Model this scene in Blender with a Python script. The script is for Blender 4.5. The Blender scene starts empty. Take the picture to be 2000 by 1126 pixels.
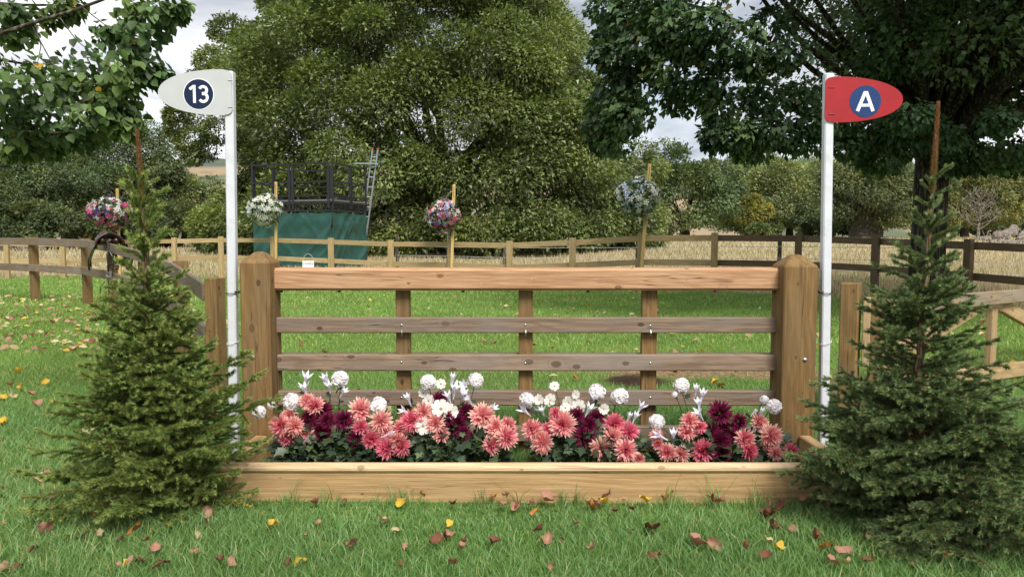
import bpy, bmesh, math, random
import numpy as np
from mathutils import Vector, Matrix, Euler

random.seed(7)
RNG = np.random.default_rng(11)
SC = bpy.context.scene
COL = SC.collection
rad = math.radians

# ------------------------------------------------------------------ camera
FPX, HC = 1450.0, 1.17
PITCH = math.atan((563 - 466) / FPX)
cam = bpy.data.cameras.new('camera')
cam.sensor_width = 36.0
cam.lens = 36.0 * FPX / 2000.0
cam.clip_start = 0.05
cam.clip_end = 5000
camo = bpy.data.objects.new('camera', cam)
COL.objects.link(camo)
camo.location = (0, 0, HC)
camo.rotation_euler = (math.pi / 2 - PITCH, 0, 0)
SC.camera = camo
SC.render.resolution_x, SC.render.resolution_y = 1024, 576

# ------------------------------------------------------------------ light
SUN_DIR = Vector((0.30, -0.85, 1.0)).normalized()          # towards the sun
SUN_EL = math.asin(SUN_DIR.z)
SUN_AZ = math.atan2(SUN_DIR.x, SUN_DIR.y)
world = bpy.data.worlds.new('World')
SC.world = world
world.use_nodes = True
wn, wl = world.node_tree.nodes, world.node_tree.links
wn.clear()
w_out = wn.new('ShaderNodeOutputWorld')
w_sky = wn.new('ShaderNodeTexSky')
w_sky.sky_type = 'NISHITA'
w_sky.sun_disc = False
w_sky.sun_elevation = SUN_EL
w_sky.sun_rotation = SUN_AZ
w_bg = wn.new('ShaderNodeBackground')
w_bg.inputs['Strength'].default_value = 0.075
wl.new(w_sky.outputs[0], w_bg.inputs['Color'])
w_tc = wn.new('ShaderNodeTexCoord')
w_map = wn.new('ShaderNodeMapping')
w_map.inputs['Scale'].default_value = (1.0, 1.0, 2.6)
w_map.inputs['Location'].default_value = (0.35, 0.1, 0.2)
wl.new(w_tc.outputs['Generated'], w_map.inputs['Vector'])
w_n1 = wn.new('ShaderNodeTexNoise')
w_n1.inputs['Scale'].default_value = 2.3
w_n1.inputs['Detail'].default_value = 7
w_n1.inputs['Roughness'].default_value = 0.55
w_n1.inputs['Distortion'].default_value = 0.35
wl.new(w_map.outputs[0], w_n1.inputs['Vector'])
w_r1 = wn.new('ShaderNodeValToRGB')                         # cloud cover
w_r1.color_ramp.elements[0].position = 0.30
w_r1.color_ramp.elements[0].color = (0.35, 0.35, 0.35, 1)
w_r1.color_ramp.elements[1].position = 0.50
w_r1.color_ramp.elements[1].color = (1, 1, 1, 1)
wl.new(w_n1.outputs['Fac'], w_r1.inputs['Fac'])
w_n2 = wn.new('ShaderNodeTexNoise')
w_n2.inputs['Scale'].default_value = 3.4
w_n2.inputs['Detail'].default_value = 8
w_n2.inputs['Roughness'].default_value = 0.6
w_n2.inputs['Distortion'].default_value = 0.6
wl.new(w_map.outputs[0], w_n2.inputs['Vector'])
w_r2 = wn.new('ShaderNodeValToRGB')                         # grey bellies and white tops
w_r2.color_ramp.elements[0].position = 0.36
w_r2.color_ramp.elements[0].color = (0.30, 0.33, 0.385, 1)
w_r2.color_ramp.elements[1].position = 0.62
w_r2.color_ramp.elements[1].color = (0.78, 0.785, 0.80, 1)
wl.new(w_n2.outputs['Fac'], w_r2.inputs['Fac'])
w_bg2 = wn.new('ShaderNodeBackground')
w_bg2.inputs['Strength'].default_value = 0.82
wl.new(w_r2.outputs[0], w_bg2.inputs['Color'])
w_mix = wn.new('ShaderNodeMixShader')
wl.new(w_r1.outputs[0], w_mix.inputs['Fac'])
wl.new(w_bg.outputs[0], w_mix.inputs[1])
wl.new(w_bg2.outputs[0], w_mix.inputs[2])
wl.new(w_mix.outputs[0], w_out.inputs['Surface'])

sun = bpy.data.lights.new('sun', 'SUN')
sun.energy = 2.5
sun.angle = rad(22)
sun.color = (1.0, 0.95, 0.87)
suno = bpy.data.objects.new('sun', sun)
COL.objects.link(suno)
suno.rotation_euler = SUN_DIR.to_track_quat('Z', 'Y').to_euler()
suno.location = (12, -8, 20)

SC.view_settings.view_transform = 'Standard'
SC.view_settings.look = 'None'
SC.view_settings.gamma = 1.0
SC.view_settings.use_curve_mapping = False
SC.view_settings.exposure = 0.95
SC.cycles.max_bounces = 6
SC.cycles.diffuse_bounces = 3
SC.cycles.transmission_bounces = 3
SC.cycles.transparent_max_bounces = 4
SC.cycles.use_denoising = True


# ------------------------------------------------------------------ helpers
def at(px, py, Y):
    """point at depth Y (metres ahead) seen in the photograph at px, py"""
    cx, u = (px - 1000) / FPX, -(py - 563) / FPX
    dy = math.cos(PITCH) + u * math.sin(PITCH)
    dz = -math.sin(PITCH) + u * math.cos(PITCH)
    k = Y / dy
    return Vector((cx * k, Y, HC + dz * k))


def pix(p):
    """where a point shows in the photograph"""
    x, y, z = p[0], p[1], p[2] - HC
    f = y * math.cos(PITCH) - z * math.sin(PITCH)
    u = y * math.sin(PITCH) + z * math.cos(PITCH)
    return 1000 + FPX * x / f, 563 - FPX * u / f, FPX / f


def sstep(a, b, x):
    t = np.clip((np.asarray(x, float) - a) / (b - a), 0, 1)
    return t * t * (3 - 2 * t)


def gz(x, y):
    """ground height: level lawn, the meadow beyond rises a little"""
    x, y = np.asarray(x, float), np.asarray(y, float)
    z = 0.95 * sstep(19, 70, y) + 0.22 * sstep(14, 22, y) * sstep(0, 8, x)
    z = z + 0.012 * np.sin(x * 1.3 + 0.4) * np.sin(y * 1.1) + 0.05 * sstep(25, 60, y) * np.sin(x * 0.21) * np.cos(y * 0.17)
    return z


def wm(o):
    return wm(o.parent) @ o.matrix_basis if o.parent else o.matrix_basis.copy()


def place(o, M, parent):
    if parent is not None:
        o.parent = parent
        o.matrix_basis = wm(parent).inverted() @ M
    else:
        o.matrix_basis = M
    return o


def tag(o, label, cat, group=None):
    o['label'] = label
    o['category'] = cat
    if group:
        o['group'] = group
    return o


def thing(name, label, cat, loc=(0, 0, 0), group=None):
    o = bpy.data.objects.new(name, None)
    o.empty_display_size = 0.1
    COL.objects.link(o)
    o.location = loc
    o.matrix_basis = Matrix.Translation(Vector(loc))
    return tag(o, label, cat, group)


def link(name, me, mat, parent=None, M=None, smooth=False):
    o = bpy.data.objects.new(name, me)
    COL.objects.link(o)
    for m in (mat if isinstance(mat, (list, tuple)) else [mat]):
        if m is not None and len(me.materials) < (len(mat) if isinstance(mat, (list, tuple)) else 1):
            me.materials.append(m)
    if smooth:
        me.polygons.foreach_set('use_smooth', np.ones(len(me.polygons), bool))
    place(o, M if M is not None else Matrix.Identity(4), parent)
    return o


def np_me(name, V, F, cols=None, mats=None, smooth=False):
    """mesh from numpy arrays; F is (m,k); cols per vertex rgb"""
    V = np.ascontiguousarray(V, dtype=np.float32)
    F = np.ascontiguousarray(F, dtype=np.int32)
    me = bpy.data.meshes.new(name)
    me.vertices.add(len(V))
    me.vertices.foreach_set('co', V.ravel())
    m, k = F.shape
    me.loops.add(m * k)
    me.loops.foreach_set('vertex_index', F.ravel())
    me.polygons.add(m)
    me.polygons.foreach_set('loop_start', np.arange(0, m * k, k, dtype=np.int32))
    if mats is not None:
        me.polygons.foreach_set('material_index', np.ascontiguousarray(mats, dtype=np.int32))
    if smooth:
        me.polygons.foreach_set('use_smooth', np.ones(m, bool))
    me.update(calc_edges=True)
    if cols is not None:
        a = me.attributes.new('Col', 'FLOAT_COLOR', 'POINT')
        c = np.ones((len(V), 4), np.float32)
        c[:, :3] = cols
        a.data.foreach_set('color', c.ravel())
    return me


class MB:
    def __init__(s):
        s.v, s.f = [], []

    def add(s, vs, fs):
        n = len(s.v)
        s.v += [tuple(v) for v in vs]
        s.f += [tuple(i + n for i in f) for f in fs]
        return s

    def box(s, c, d, M=None):
        x, y, z = d[0] / 2, d[1] / 2, d[2] / 2
        vs = [Vector(c) + Vector((a * x, b * y, e * z)) for a in (-1, 1) for b in (-1, 1) for e in (-1, 1)]
        if M is not None:
            vs = [M @ v for v in vs]
        return s.add(vs, [(0, 1, 3, 2), (4, 6, 7, 5), (0, 4, 5, 1), (2, 3, 7, 6), (0, 2, 6, 4), (1, 5, 7, 3)])

    def bar(s, a, b, w, h=None, up=(0, 0, 1)):
        a, b = Vector(a), Vector(b)
        M = frame(a, b, up)
        return s.box((0, 0, 0), ((b - a).length, w, h or w), M)

    def tube(s, pts, rs, n=6, cap=True):
        V, F = tube(pts, rs, n)
        k = len(s.v)
        s.v += [tuple(v) for v in V]
        s.f += [tuple(int(i) + k for i in f) for f in F]
        if cap:
            s.f.append(tuple(range(k + n - 1, k - 1, -1)))
            s.f.append(tuple(range(k + len(V) - n, k + len(V))))
        return s

    def build(s, name, mat, parent=None, M=None, smooth=False, bev=0):
        me = bpy.data.meshes.new(name)
        me.from_pydata(s.v, [], s.f)
        me.update()
        if bev:
            bm = bmesh.new()
            bm.from_mesh(me)
            bmesh.ops.bevel(bm, geom=bm.edges[:], offset=bev, segments=1, affect='EDGES', clamp_overlap=True)
            bm.to_mesh(me)
            bm.free()
        return link(name, me, mat, parent, M, smooth)


def frame(a, b, up=(0, 0, 1)):
    """matrix with local X from a to b, origin halfway"""
    a, b = Vector(a), Vector(b)
    x = (b - a).normalized()
    up = Vector(up)
    if abs(x.dot(up)) > 0.95:
        up = Vector((0, 1, 0))
    y = up.cross(x).normalized()
    z = x.cross(y)
    M = Matrix((x, y, z)).transposed().to_4x4()
    M.translation = (a + b) / 2
    return M


def tube(pts, rs, n=6):
    pts = np.array([tuple(p) for p in pts], float)
    rs = np.broadcast_to(np.asarray(rs, float), (len(pts),))
    T = np.gradient(pts, axis=0)
    T /= np.linalg.norm(T, axis=1)[:, None] + 1e-9
    ref = np.array([0, 0, 1.0]) if abs(T[0, 2]) < 0.9 else np.array([0, 1.0, 0])
    A = np.cross(T, ref)
    A /= np.linalg.norm(A, axis=1)[:, None] + 1e-9
    B = np.cross(T, A)
    an = np.arange(n) * 2 * math.pi / n
    V = pts[:, None] + rs[:, None, None] * (np.cos(an)[None, :, None] * A[:, None] + np.sin(an)[None, :, None] * B[:, None])
    F = []
    i = np.arange(n)
    for k in range(len(pts) - 1):
        a = k * n + i
        b = k * n + (i + 1) % n
        F.append(np.stack([a, b, b + n, a + n], 1))
    return V.reshape(-1, 3), np.concatenate(F)


def tubes(lst, n=6):
    """several tubes joined: list of (pts, radii)"""
    Vs, Fs, k = [], [], 0
    for p, r in lst:
        V, F = tube(p, r, n)
        Vs.append(V)
        Fs.append(F + k)
        k += len(V)
    return np.concatenate(Vs), np.concatenate(Fs)


def unit(a):
    return a / (np.linalg.norm(a, axis=-1, keepdims=True) + 1e-9)


def scatter(P, D, N, S, tmpl, cols=None):
    """copies of a leaf template: along D, facing N, size S -> V, F, C"""
    tv, tf = tmpl
    tv = np.array(tv, float)
    tf = np.array(tf, int)
    D = unit(D)
    W = unit(np.cross(N, D))
    N = np.cross(D, W)
    S = np.broadcast_to(S, (len(P),))
    V = P[:, None] + S[:, None, None] * (tv[None, :, 0:1] * D[:, None] + tv[None, :, 1:2] * W[:, None] + tv[None, :, 2:3] * N[:, None])
    F = (tf[None] + (np.arange(len(P)) * len(tv))[:, None, None]).reshape(-1, tf.shape[1])
    C = None if cols is None else np.repeat(cols, len(tv), axis=0)
    return V.reshape(-1, 3), F, C


LEAF_LONG = ([(0, 0, 0), (.38, .17, .05), (1, 0, -.06), (.38, -.17, .05)], [(0, 1, 2, 3)])
LEAF_WIDE = ([(0, 0, 0), (.42, .34, .07), (1, 0, -.08), (.42, -.34, .07)], [(0, 1, 2, 3)])
LEAF_MID = ([(0, 0, 0), (.38, .24, .06), (1, 0, -.08), (.38, -.24, .06)], [(0, 1, 2, 3)])
LEAF_TRI = ([(0, 0, 0), (.72, .31, .05), (1, -.16, -.05)], [(0, 1, 2)])
LEAF_KITE = ([(0, 0, 0), (.30, .40, .09), (1, 0, -.10), (.30, -.40, .09)], [(0, 1, 2, 3)])
LEAF_HEART = ([(0, 0, 0), (.16, .40, .09), (.58, .36, .08), (1, 0, -.10), (.58, -.36, .08), (.16, -.40, .09)],
              [(0, 1, 2, 3), (0, 3, 4, 5)])


def rnd_dir(n):
    return unit(RNG.normal(size=(n, 3)))


# ------------------------------------------------------------------ materials
MATS = {}


def nodes(name):
    m = bpy.data.materials.new(name)
    m.use_nodes = True
    nt = m.node_tree
    b = nt.nodes['Principled BSDF']
    MATS[name] = m
    return m, nt, b


def nn(nt, typ, **kw):
    n = nt.nodes.new(typ)
    for k, v in kw.items():
        if k in n.inputs:
            n.inputs[k].default_value = v
        else:
            setattr(n, k, v)
    return n


def math_(nt, op, a, b=None, c=None, clamp=False):
    n = nt.nodes.new('ShaderNodeMath')
    n.operation = op
    n.use_clamp = clamp
    for i, v in enumerate((a, b, c)):
        if v is None:
            continue
        if isinstance(v, (int, float)):
            n.inputs[i].default_value = v
        else:
            nt.links.new(v, n.inputs[i])
    return n.outputs[0]


def vmath(nt, op, a, b=None):
    n = nt.nodes.new('ShaderNodeVectorMath')
    n.operation = op
    for i, v in enumerate((a, b)):
        if v is None:
            continue
        if isinstance(v, (tuple, list)):
            n.inputs[i].default_value = v
        else:
            nt.links.new(v, n.inputs[i])
    return n


def mixc(nt, f, a, b, blend='MIX'):
    n = nt.nodes.new('ShaderNodeMix')
    n.data_type = 'RGBA'
    n.blend_type = blend
    for key, v in ((0, f), (6, a), (7, b)):
        if isinstance(v, (int, float)):
            n.inputs[key].default_value = v
        elif isinstance(v, (tuple, list)):
            n.inputs[key].default_value = (*v, 1) if len(v) == 3 else v
        else:
            nt.links.new(v, n.inputs[key])
    return n.outputs[2]


def maprange(nt, v, a, b, c=0.0, d=1.0, smooth=True):
    n = nt.nodes.new('ShaderNodeMapRange')
    n.interpolation_type = 'SMOOTHSTEP' if smooth else 'LINEAR'
    nt.links.new(v, n.inputs[0])
    for i, x in zip((1, 2, 3, 4), (a, b, c, d)):
        n.inputs[i].default_value = x
    return n.outputs[0]


def bump(nt, b, h, dist=0.003, strength=0.6):
    n = nt.nodes.new('ShaderNodeBump')
    n.inputs['Distance'].default_value = dist
    n.inputs['Strength'].default_value = strength
    nt.links.new(h, n.inputs['Height'])
    nt.links.new(n.outputs[0], b.inputs['Normal'])


def wood(name, light, dark, grey, greyamt=0.3, ring=95.0, knot=0.13, crack=0.5, rough=0.78, sc=1.0):
    """sawn timber: growth rings round a pith line, fibres, knots, weathering, checks"""
    m, nt, b = nodes(name)
    L = nt.links
    tc = nn(nt, 'ShaderNodeTexCoord')
    oi = nn(nt, 'ShaderNodeObjectInfo')
    off = nn(nt, 'ShaderNodeCombineXYZ')
    L.new(math_(nt, 'MULTIPLY', oi.outputs['Random'], 41.0), off.inputs[0])
    L.new(math_(nt, 'MULTIPLY', oi.outputs['Random'], 0.07), off.inputs[1])
    L.new(math_(nt, 'MULTIPLY_ADD', oi.outputs['Random'], -0.11, 0.1), off.inputs[2])
    P = vmath(nt, 'ADD', tc.outputs['Object'], off.outputs[0]).outputs[0]
    # knots
    vor = nn(nt, 'ShaderNodeTexVoronoi')
    vor.inputs['Scale'].default_value = 12.0 * sc
    L.new(vmath(nt, 'MULTIPLY', P, (0.62, 1, 1)).outputs[0], vor.inputs['Vector'])
    vs_ = nn(nt, 'ShaderNodeSeparateColor')
    L.new(vor.outputs['Color'], vs_.inputs[0])
    kd = math_(nt, 'DIVIDE', vor.outputs['Distance'], math_(nt, 'MULTIPLY_ADD', math_(nt, 'POWER', vs_.outputs[0], 1.5), 1.05, 0.3))
    kn = maprange(nt, kd, knot * 1.25, knot * 0.8)
    kw = maprange(nt, kd, knot * 2.2, knot * 0.5)
    # rings
    warp = nn(nt, 'ShaderNodeTexNoise', Scale=1.0, Detail=3.0)
    L.new(vmath(nt, 'MULTIPLY', P, (1.6 * sc, 7 * sc, 7 * sc)).outputs[0], warp.inputs['Vector'])
    yz = vmath(nt, 'ADD', vmath(nt, 'MULTIPLY', P, (0.02, 1, 1)).outputs[0], (0, 0.05, 0.02)).outputs[0]
    r = vmath(nt, 'LENGTH', yz).outputs['Value']
    r = math_(nt, 'MULTIPLY_ADD', warp.outputs['Fac'], 0.055, r)
    r = math_(nt, 'MULTIPLY_ADD', kw, 0.022, r)
    s = math_(nt, 'SINE', math_(nt, 'MULTIPLY', r, ring * 6.283 * sc))
    rings = maprange(nt, s, -0.4, 1.0)
    fib = nn(nt, 'ShaderNodeTexNoise', Scale=1.0, Detail=4.0, Roughness=0.65)
    L.new(vmath(nt, 'MULTIPLY', P, (5 * sc, 150 * sc, 150 * sc)).outputs[0], fib.inputs['Vector'])
    blot = nn(nt, 'ShaderNodeTexNoise', Scale=1.0, Detail=4.0, Roughness=0.6)
    L.new(vmath(nt, 'MULTIPLY', P, (2.4 * sc, 9 * sc, 9 * sc)).outputs[0], blot.inputs['Vector'])
    c = mixc(nt, math_(nt, 'MULTIPLY', rings, 0.55), light, dark)
    c = mixc(nt, maprange(nt, fib.outputs['Fac'], 0.38, 0.68, 0.0, 0.75), c, dark)
    stk = nn(nt, 'ShaderNodeTexNoise', Scale=1.0, Detail=5.0, Roughness=0.7)
    L.new(vmath(nt, 'MULTIPLY', P, (1.3 * sc, 42 * sc, 42 * sc)).outputs[0], stk.inputs['Vector'])
    c = mixc(nt, maprange(nt, stk.outputs['Fac'], 0.46, 0.70, 0.0, 0.7), c, tuple(x * 0.62 for x in dark))
    c = mixc(nt, math_(nt, 'MULTIPLY', maprange(nt, blot.outputs['Fac'], 0.38, 0.66), greyamt), c, grey)
    # a shade of its own for every piece
    hs = nn(nt, 'ShaderNodeHueSaturation')
    L.new(c, hs.inputs['Color'])
    L.new(math_(nt, 'MULTIPLY_ADD', oi.outputs['Random'], 0.24, 0.87), hs.inputs['Value'])
    c = hs.outputs[0]
    kc = mixc(nt, maprange(nt, math_(nt, 'SINE', math_(nt, 'MULTIPLY', kd, 160.0)), -1, 1), tuple(x * 0.5 for x in dark), tuple(x * 0.22 for x in dark))
    c = mixc(nt, math_(nt, 'MULTIPLY', kn, math_(nt, 'MULTIPLY_ADD', vs_.outputs[1], 0.45, 0.45)), c, kc)
    ck = nn(nt, 'ShaderNodeTexNoise', Scale=1.0, Detail=2.0)
    L.new(vmath(nt, 'MULTIPLY', P, (1.1 * sc, 34 * sc, 34 * sc)).outputs[0], ck.inputs['Vector'])
    cr = maprange(nt, math_(nt, 'ABSOLUTE', math_(nt, 'SUBTRACT', ck.outputs['Fac'], 0.39)), 0.017, 0.0)
    gate = maprange(nt, blot.outputs['Fac'], 0.40, 0.55)
    cr = math_(nt, 'MULTIPLY', math_(nt, 'MULTIPLY', cr, gate), crack)
    c = mixc(nt, cr, c, tuple(x * 0.15 for x in dark))
    L.new(c, b.inputs['Base Color'])
    b.inputs['Roughness'].default_value = rough
    b.inputs['Specular IOR Level'].default_value = 0.25
    h = math_(nt, 'SUBTRACT', fib.outputs['Fac'], math_(nt, 'MULTIPLY', math_(nt, 'ADD', cr, math_(nt, 'MULTIPLY', kn, 0.4)), 2.0))
    bump(nt, b, h, 0.0025, 0.55)
    return m


def foliage(name, tint=(1, 1, 1), rough=0.5, trans=0.3, spec=0.35, tcol=(1.2, 1.5, 0.5)):
    """leaf colour from the mesh's own leaf colours, light passing through"""
    m, nt, b = nodes(name)
    L = nt.links
    a = nn(nt, 'ShaderNodeAttribute', attribute_name='Col')
    c = mixc(nt, 1.0, a.outputs['Color'], tint, 'MULTIPLY')
    L.new(c, b.inputs['Base Color'])
    b.inputs['Roughness'].default_value = rough
    b.inputs['Specular IOR Level'].default_value = spec
    t = nn(nt, 'ShaderNodeBsdfTranslucent')
    L.new(mixc(nt, 1.0, c, tcol, 'MULTIPLY'), t.inputs['Color'])
    mx = nn(nt, 'ShaderNodeMixShader')
    mx.inputs[0].default_value = trans
    L.new(b.outputs[0], mx.inputs[1])
    L.new(t.outputs[0], mx.inputs[2])
    L.new(mx.outputs[0], nt.nodes['Material Output'].inputs['Surface'])
    return m


def plain(name, col, rough=0.5, metal=0.0, spec=0.4, var=0.15, nscale=30.0, bmp=0.0, dirt=None, dirtamt=0.0):
    m, nt, b = nodes(name)
    L = nt.links
    tc = nn(nt, 'ShaderNodeTexCoord')
    n = nn(nt, 'ShaderNodeTexNoise', Scale=nscale, Detail=5.0, Roughness=0.6)
    L.new(tc.outputs['Object'], n.inputs['Vector'])
    f = maprange(nt, n.outputs['Fac'], 0.3, 0.7)
    c = mixc(nt, f, tuple(x * (1 - var) for x in col), tuple(min(1, x * (1 + var)) for x in col))
    if dirt:
        n2 = nn(nt, 'ShaderNodeTexNoise', Scale=nscale * 0.4, Detail=8.0, Roughness=0.75)
        L.new(tc.outputs['Object'], n2.inputs['Vector'])
        c = mixc(nt, maprange(nt, n2.outputs['Fac'], 0.52, 0.75, 0.0, dirtamt), c, dirt)
    L.new(c, b.inputs['Base Color'])
    b.inputs['Roughness'].default_value = rough
    b.inputs['Metallic'].default_value = metal
    b.inputs['Specular IOR Level'].default_value = spec
    if bmp:
        bump(nt, b, n.outputs['Fac'], bmp, 0.8)
    return m


def bark(name, c1, c2, sc=1.0, dist=0.02):
    m, nt, b = nodes(name)
    L = nt.links
    tc = nn(nt, 'ShaderNodeTexCoord')
    P = vmath(nt, 'MULTIPLY', tc.outputs['Object'], (9 * sc, 9 * sc, 1.8 * sc)).outputs[0]
    n = nn(nt, 'ShaderNodeTexNoise', Scale=1.0, Detail=6.0, Roughness=0.65, Distortion=0.6)
    L.new(P, n.inputs['Vector'])
    v = nn(nt, 'ShaderNodeTexVoronoi', feature='DISTANCE_TO_EDGE')
    v.inputs['Scale'].default_value = 1.6
    L.new(P, v.inputs['Vector'])
    h = math_(nt, 'ADD', n.outputs['Fac'], maprange(nt, v.outputs['Distance'], 0.0, 0.3))
    L.new(mixc(nt, maprange(nt, h, 0.5, 1.4), c1, c2), b.inputs['Base Color'])
    b.inputs['Roughness'].default_value = 0.9
    b.inputs['Specular IOR Level'].default_value = 0.15
    bump(nt, b, h, dist, 0.9)
    return m


wood('wood_post', (0.254, 0.154, 0.060), (0.151, 0.084, 0.030), (0.180, 0.133, 0.074), 0.4, 80, 0.14, 0.7)
wood('wood_beam', (0.554, 0.339, 0.191), (0.369, 0.178, 0.086), (0.508, 0.339, 0.209), 0.4, 85, 0.13, 0.8)
wood('wood_rail', (0.287, 0.205, 0.141), (0.160, 0.108, 0.073), (0.216, 0.182, 0.156), 0.7, 90, 0.16, 0.7)
wood('wood_planter', (0.539, 0.358, 0.178), (0.357, 0.209, 0.086), (0.436, 0.299, 0.160), 0.4, 60, 0.12, 0.4)
wood('wood_planter_cap', (0.656, 0.490, 0.296), (0.482, 0.317, 0.158), (0.601, 0.454, 0.296), 0.4, 70, 0.12, 0.4)
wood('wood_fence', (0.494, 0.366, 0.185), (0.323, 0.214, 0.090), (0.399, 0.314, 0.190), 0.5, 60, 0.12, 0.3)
wood('wood_fence_shaded', (0.216, 0.149, 0.090), (0.113, 0.072, 0.041), (0.171, 0.131, 0.090), 0.6, 60, 0.12, 0.4)  # same fence timber with the shade at the right put into its colour
wood('wood_wing', (0.244, 0.181, 0.116), (0.154, 0.103, 0.061), (0.212, 0.181, 0.150), 0.8, 70, 0.12, 0.6)
wood('wood_gate', (0.469, 0.331, 0.177), (0.318, 0.199, 0.090), (0.377, 0.290, 0.180), 0.4, 70, 0.12, 0.4)
wood('wood_gate_grey', (0.335, 0.257, 0.167), (0.209, 0.145, 0.090), (0.285, 0.236, 0.180), 0.8, 70, 0.13, 0.6)
wood('wood_pole', (0.627, 0.465, 0.190), (0.437, 0.285, 0.095), (0.532, 0.399, 0.180), 0.4, 60, 0.10, 0.2)
plain('paint_white', (0.60, 0.62, 0.66), 0.38, var=0.04, nscale=14, dirt=(0.36, 0.35, 0.30), dirtamt=0.55)
plain('flag_white', (0.47, 0.485, 0.49), 0.33, var=0.03, nscale=9, dirt=(0.42, 0.43, 0.38), dirtamt=0.35)
plain('flag_red', (0.33, 0.008, 0.013), 0.45, var=0.08, nscale=9, dirt=(0.28, 0.03, 0.035), dirtamt=0.6)
plain('disc_navy', (0.004, 0.011, 0.048), 0.3, var=0.05)
plain('disc_blue', (0.010, 0.040, 0.145), 0.3, var=0.05)
plain('lettering_white', (0.82, 0.84, 0.87), 0.4, var=0.02)
plain('steel', (0.55, 0.57, 0.60), 0.3, metal=1.0, var=0.1)
plain('iron_dark', (0.05, 0.045, 0.04), 0.5, metal=0.8, var=0.2)
plain('scaffold_black', (0.012, 0.013, 0.016), 0.45, spec=0.4, var=0.3)
plain('deck_grey', (0.13, 0.13, 0.13), 0.7, var=0.2)
plain('aluminium', (0.24, 0.265, 0.30), 0.45, metal=0.2, var=0.1)
plain('cap_red', (0.5, 0.06, 0.045), 0.5)
plain('tarp', (0.010, 0.060, 0.047), 0.5, spec=0.5, var=0.25, nscale=2.5)
plain('paper', (0.82, 0.82, 0.84), 0.6, var=0.02)
plain('ink', (0.02, 0.02, 0.03), 0.6)
plain('leather_brown', (0.035, 0.014, 0.009), 0.32, spec=0.6, var=0.3, bmp=0.002)
plain('leather_black', (0.010, 0.009, 0.009), 0.33, spec=0.6, var=0.3)
plain('wire', (0.5, 0.5, 0.52), 0.5, metal=0.3)
plain('twine', (0.62, 0.63, 0.66), 0.6)
plain('moss_liner', (0.035, 0.045, 0.02), 0.9, var=0.5)
plain('needle_bark', (0.17, 0.085, 0.04), 0.85, spec=0.15, var=0.35, nscale=60, bmp=0.002)
bark('spruce_bark', (0.09, 0.055, 0.033), (0.235, 0.155, 0.095), 5.0, 0.004)
bark('bark_dark', (0.018, 0.015, 0.011), (0.075, 0.062, 0.045))
bark('bark_grey', (0.05, 0.043, 0.033), (0.15, 0.13, 0.10))
bark('bark_dead', (0.13, 0.11, 0.09), (0.36, 0.32, 0.27))
foliage('chestnut_leaf', trans=0.28, rough=0.45, spec=0.45)
foliage('lime_leaf', trans=0.22, rough=0.55, spec=0.35)
foliage('far_leaf', trans=0.25, rough=0.6, spec=0.2)
foliage('needles', trans=0.12, rough=0.5, spec=0.35)
foliage('grass_blade', trans=0.32, rough=0.42, spec=0.4, tcol=(1.1, 1.35, 0.5))
foliage('dry_grass', trans=0.3, rough=0.7, spec=0.15, tcol=(1.1, 1.0, 0.8))
foliage('petal', trans=0.35, rough=0.6, spec=0.2, tcol=(1.1, 0.95, 0.95))
foliage('plant_leaf', trans=0.12, rough=0.42, spec=0.4)
foliage('dead_leaf', trans=0.2, rough=0.65, spec=0.2, tcol=(1.2, 0.9, 0.6))


def ground_mat():
    m, nt, b = nodes('ground_soil_and_turf')
    L = nt.links
    a = nn(nt, 'ShaderNodeAttribute', attribute_name='Col')     # r: dry meadow, g: bare soil, b: bark chippings
    sp = nn(nt, 'ShaderNodeSeparateColor')
    L.new(a.outputs['Color'], sp.inputs[0])
    tc = nn(nt, 'ShaderNodeTexCoord')
    n1 = nn(nt, 'ShaderNodeTexNoise', Scale=0.9, Detail=6.0, Roughness=0.6)
    n2 = nn(nt, 'ShaderNodeTexNoise', Scale=26.0, Detail=6.0, Roughness=0.7)
    n3 = nn(nt, 'ShaderNodeTexNoise', Scale=0.12, Detail=6.0, Roughness=0.6)
    for n in (n1, n2, n3):
        L.new(tc.outputs['Object'], n.inputs['Vector'])
    turf = mixc(nt, maprange(nt, n1.outputs['Fac'], 0.3, 0.7), (0.13, 0.225, 0.045), (0.20, 0.29, 0.065))
    turf = mixc(nt, maprange(nt, n2.outputs['Fac'], 0.35, 0.7), turf, (0.055, 0.09, 0.022))
    dry = mixc(nt, maprange(nt, n3.outputs['Fac'], 0.35, 0.65), (0.44, 0.37, 0.24), (0.34, 0.32, 0.17))
    dry = mixc(nt, maprange(nt, n2.outputs['Fac'], 0.4, 0.7, 0, 0.6), dry, (0.22, 0.16, 0.08))
    soil = mixc(nt, maprange(nt, n2.outputs['Fac'], 0.35, 0.7), (0.025, 0.015, 0.010), (0.075, 0.046, 0.03))
    chips = mixc(nt, maprange(nt, n2.outputs['Fac'], 0.38, 0.62), (0.13, 0.085, 0.045), (0.36, 0.25, 0.14))
    c = mixc(nt, sp.outputs[0], turf, dry)
    c = mixc(nt, sp.outputs[2], c, chips)
    c = mixc(nt, sp.outputs[1], c, soil)
    L.new(c, b.inputs['Base Color'])
    b.inputs['Roughness'].default_value = 0.95
    b.inputs['Specular IOR Level'].default_value = 0.1
    bump(nt, b, n2.outputs['Fac'], 0.03, 0.9)
    return m


ground_mat()


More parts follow.
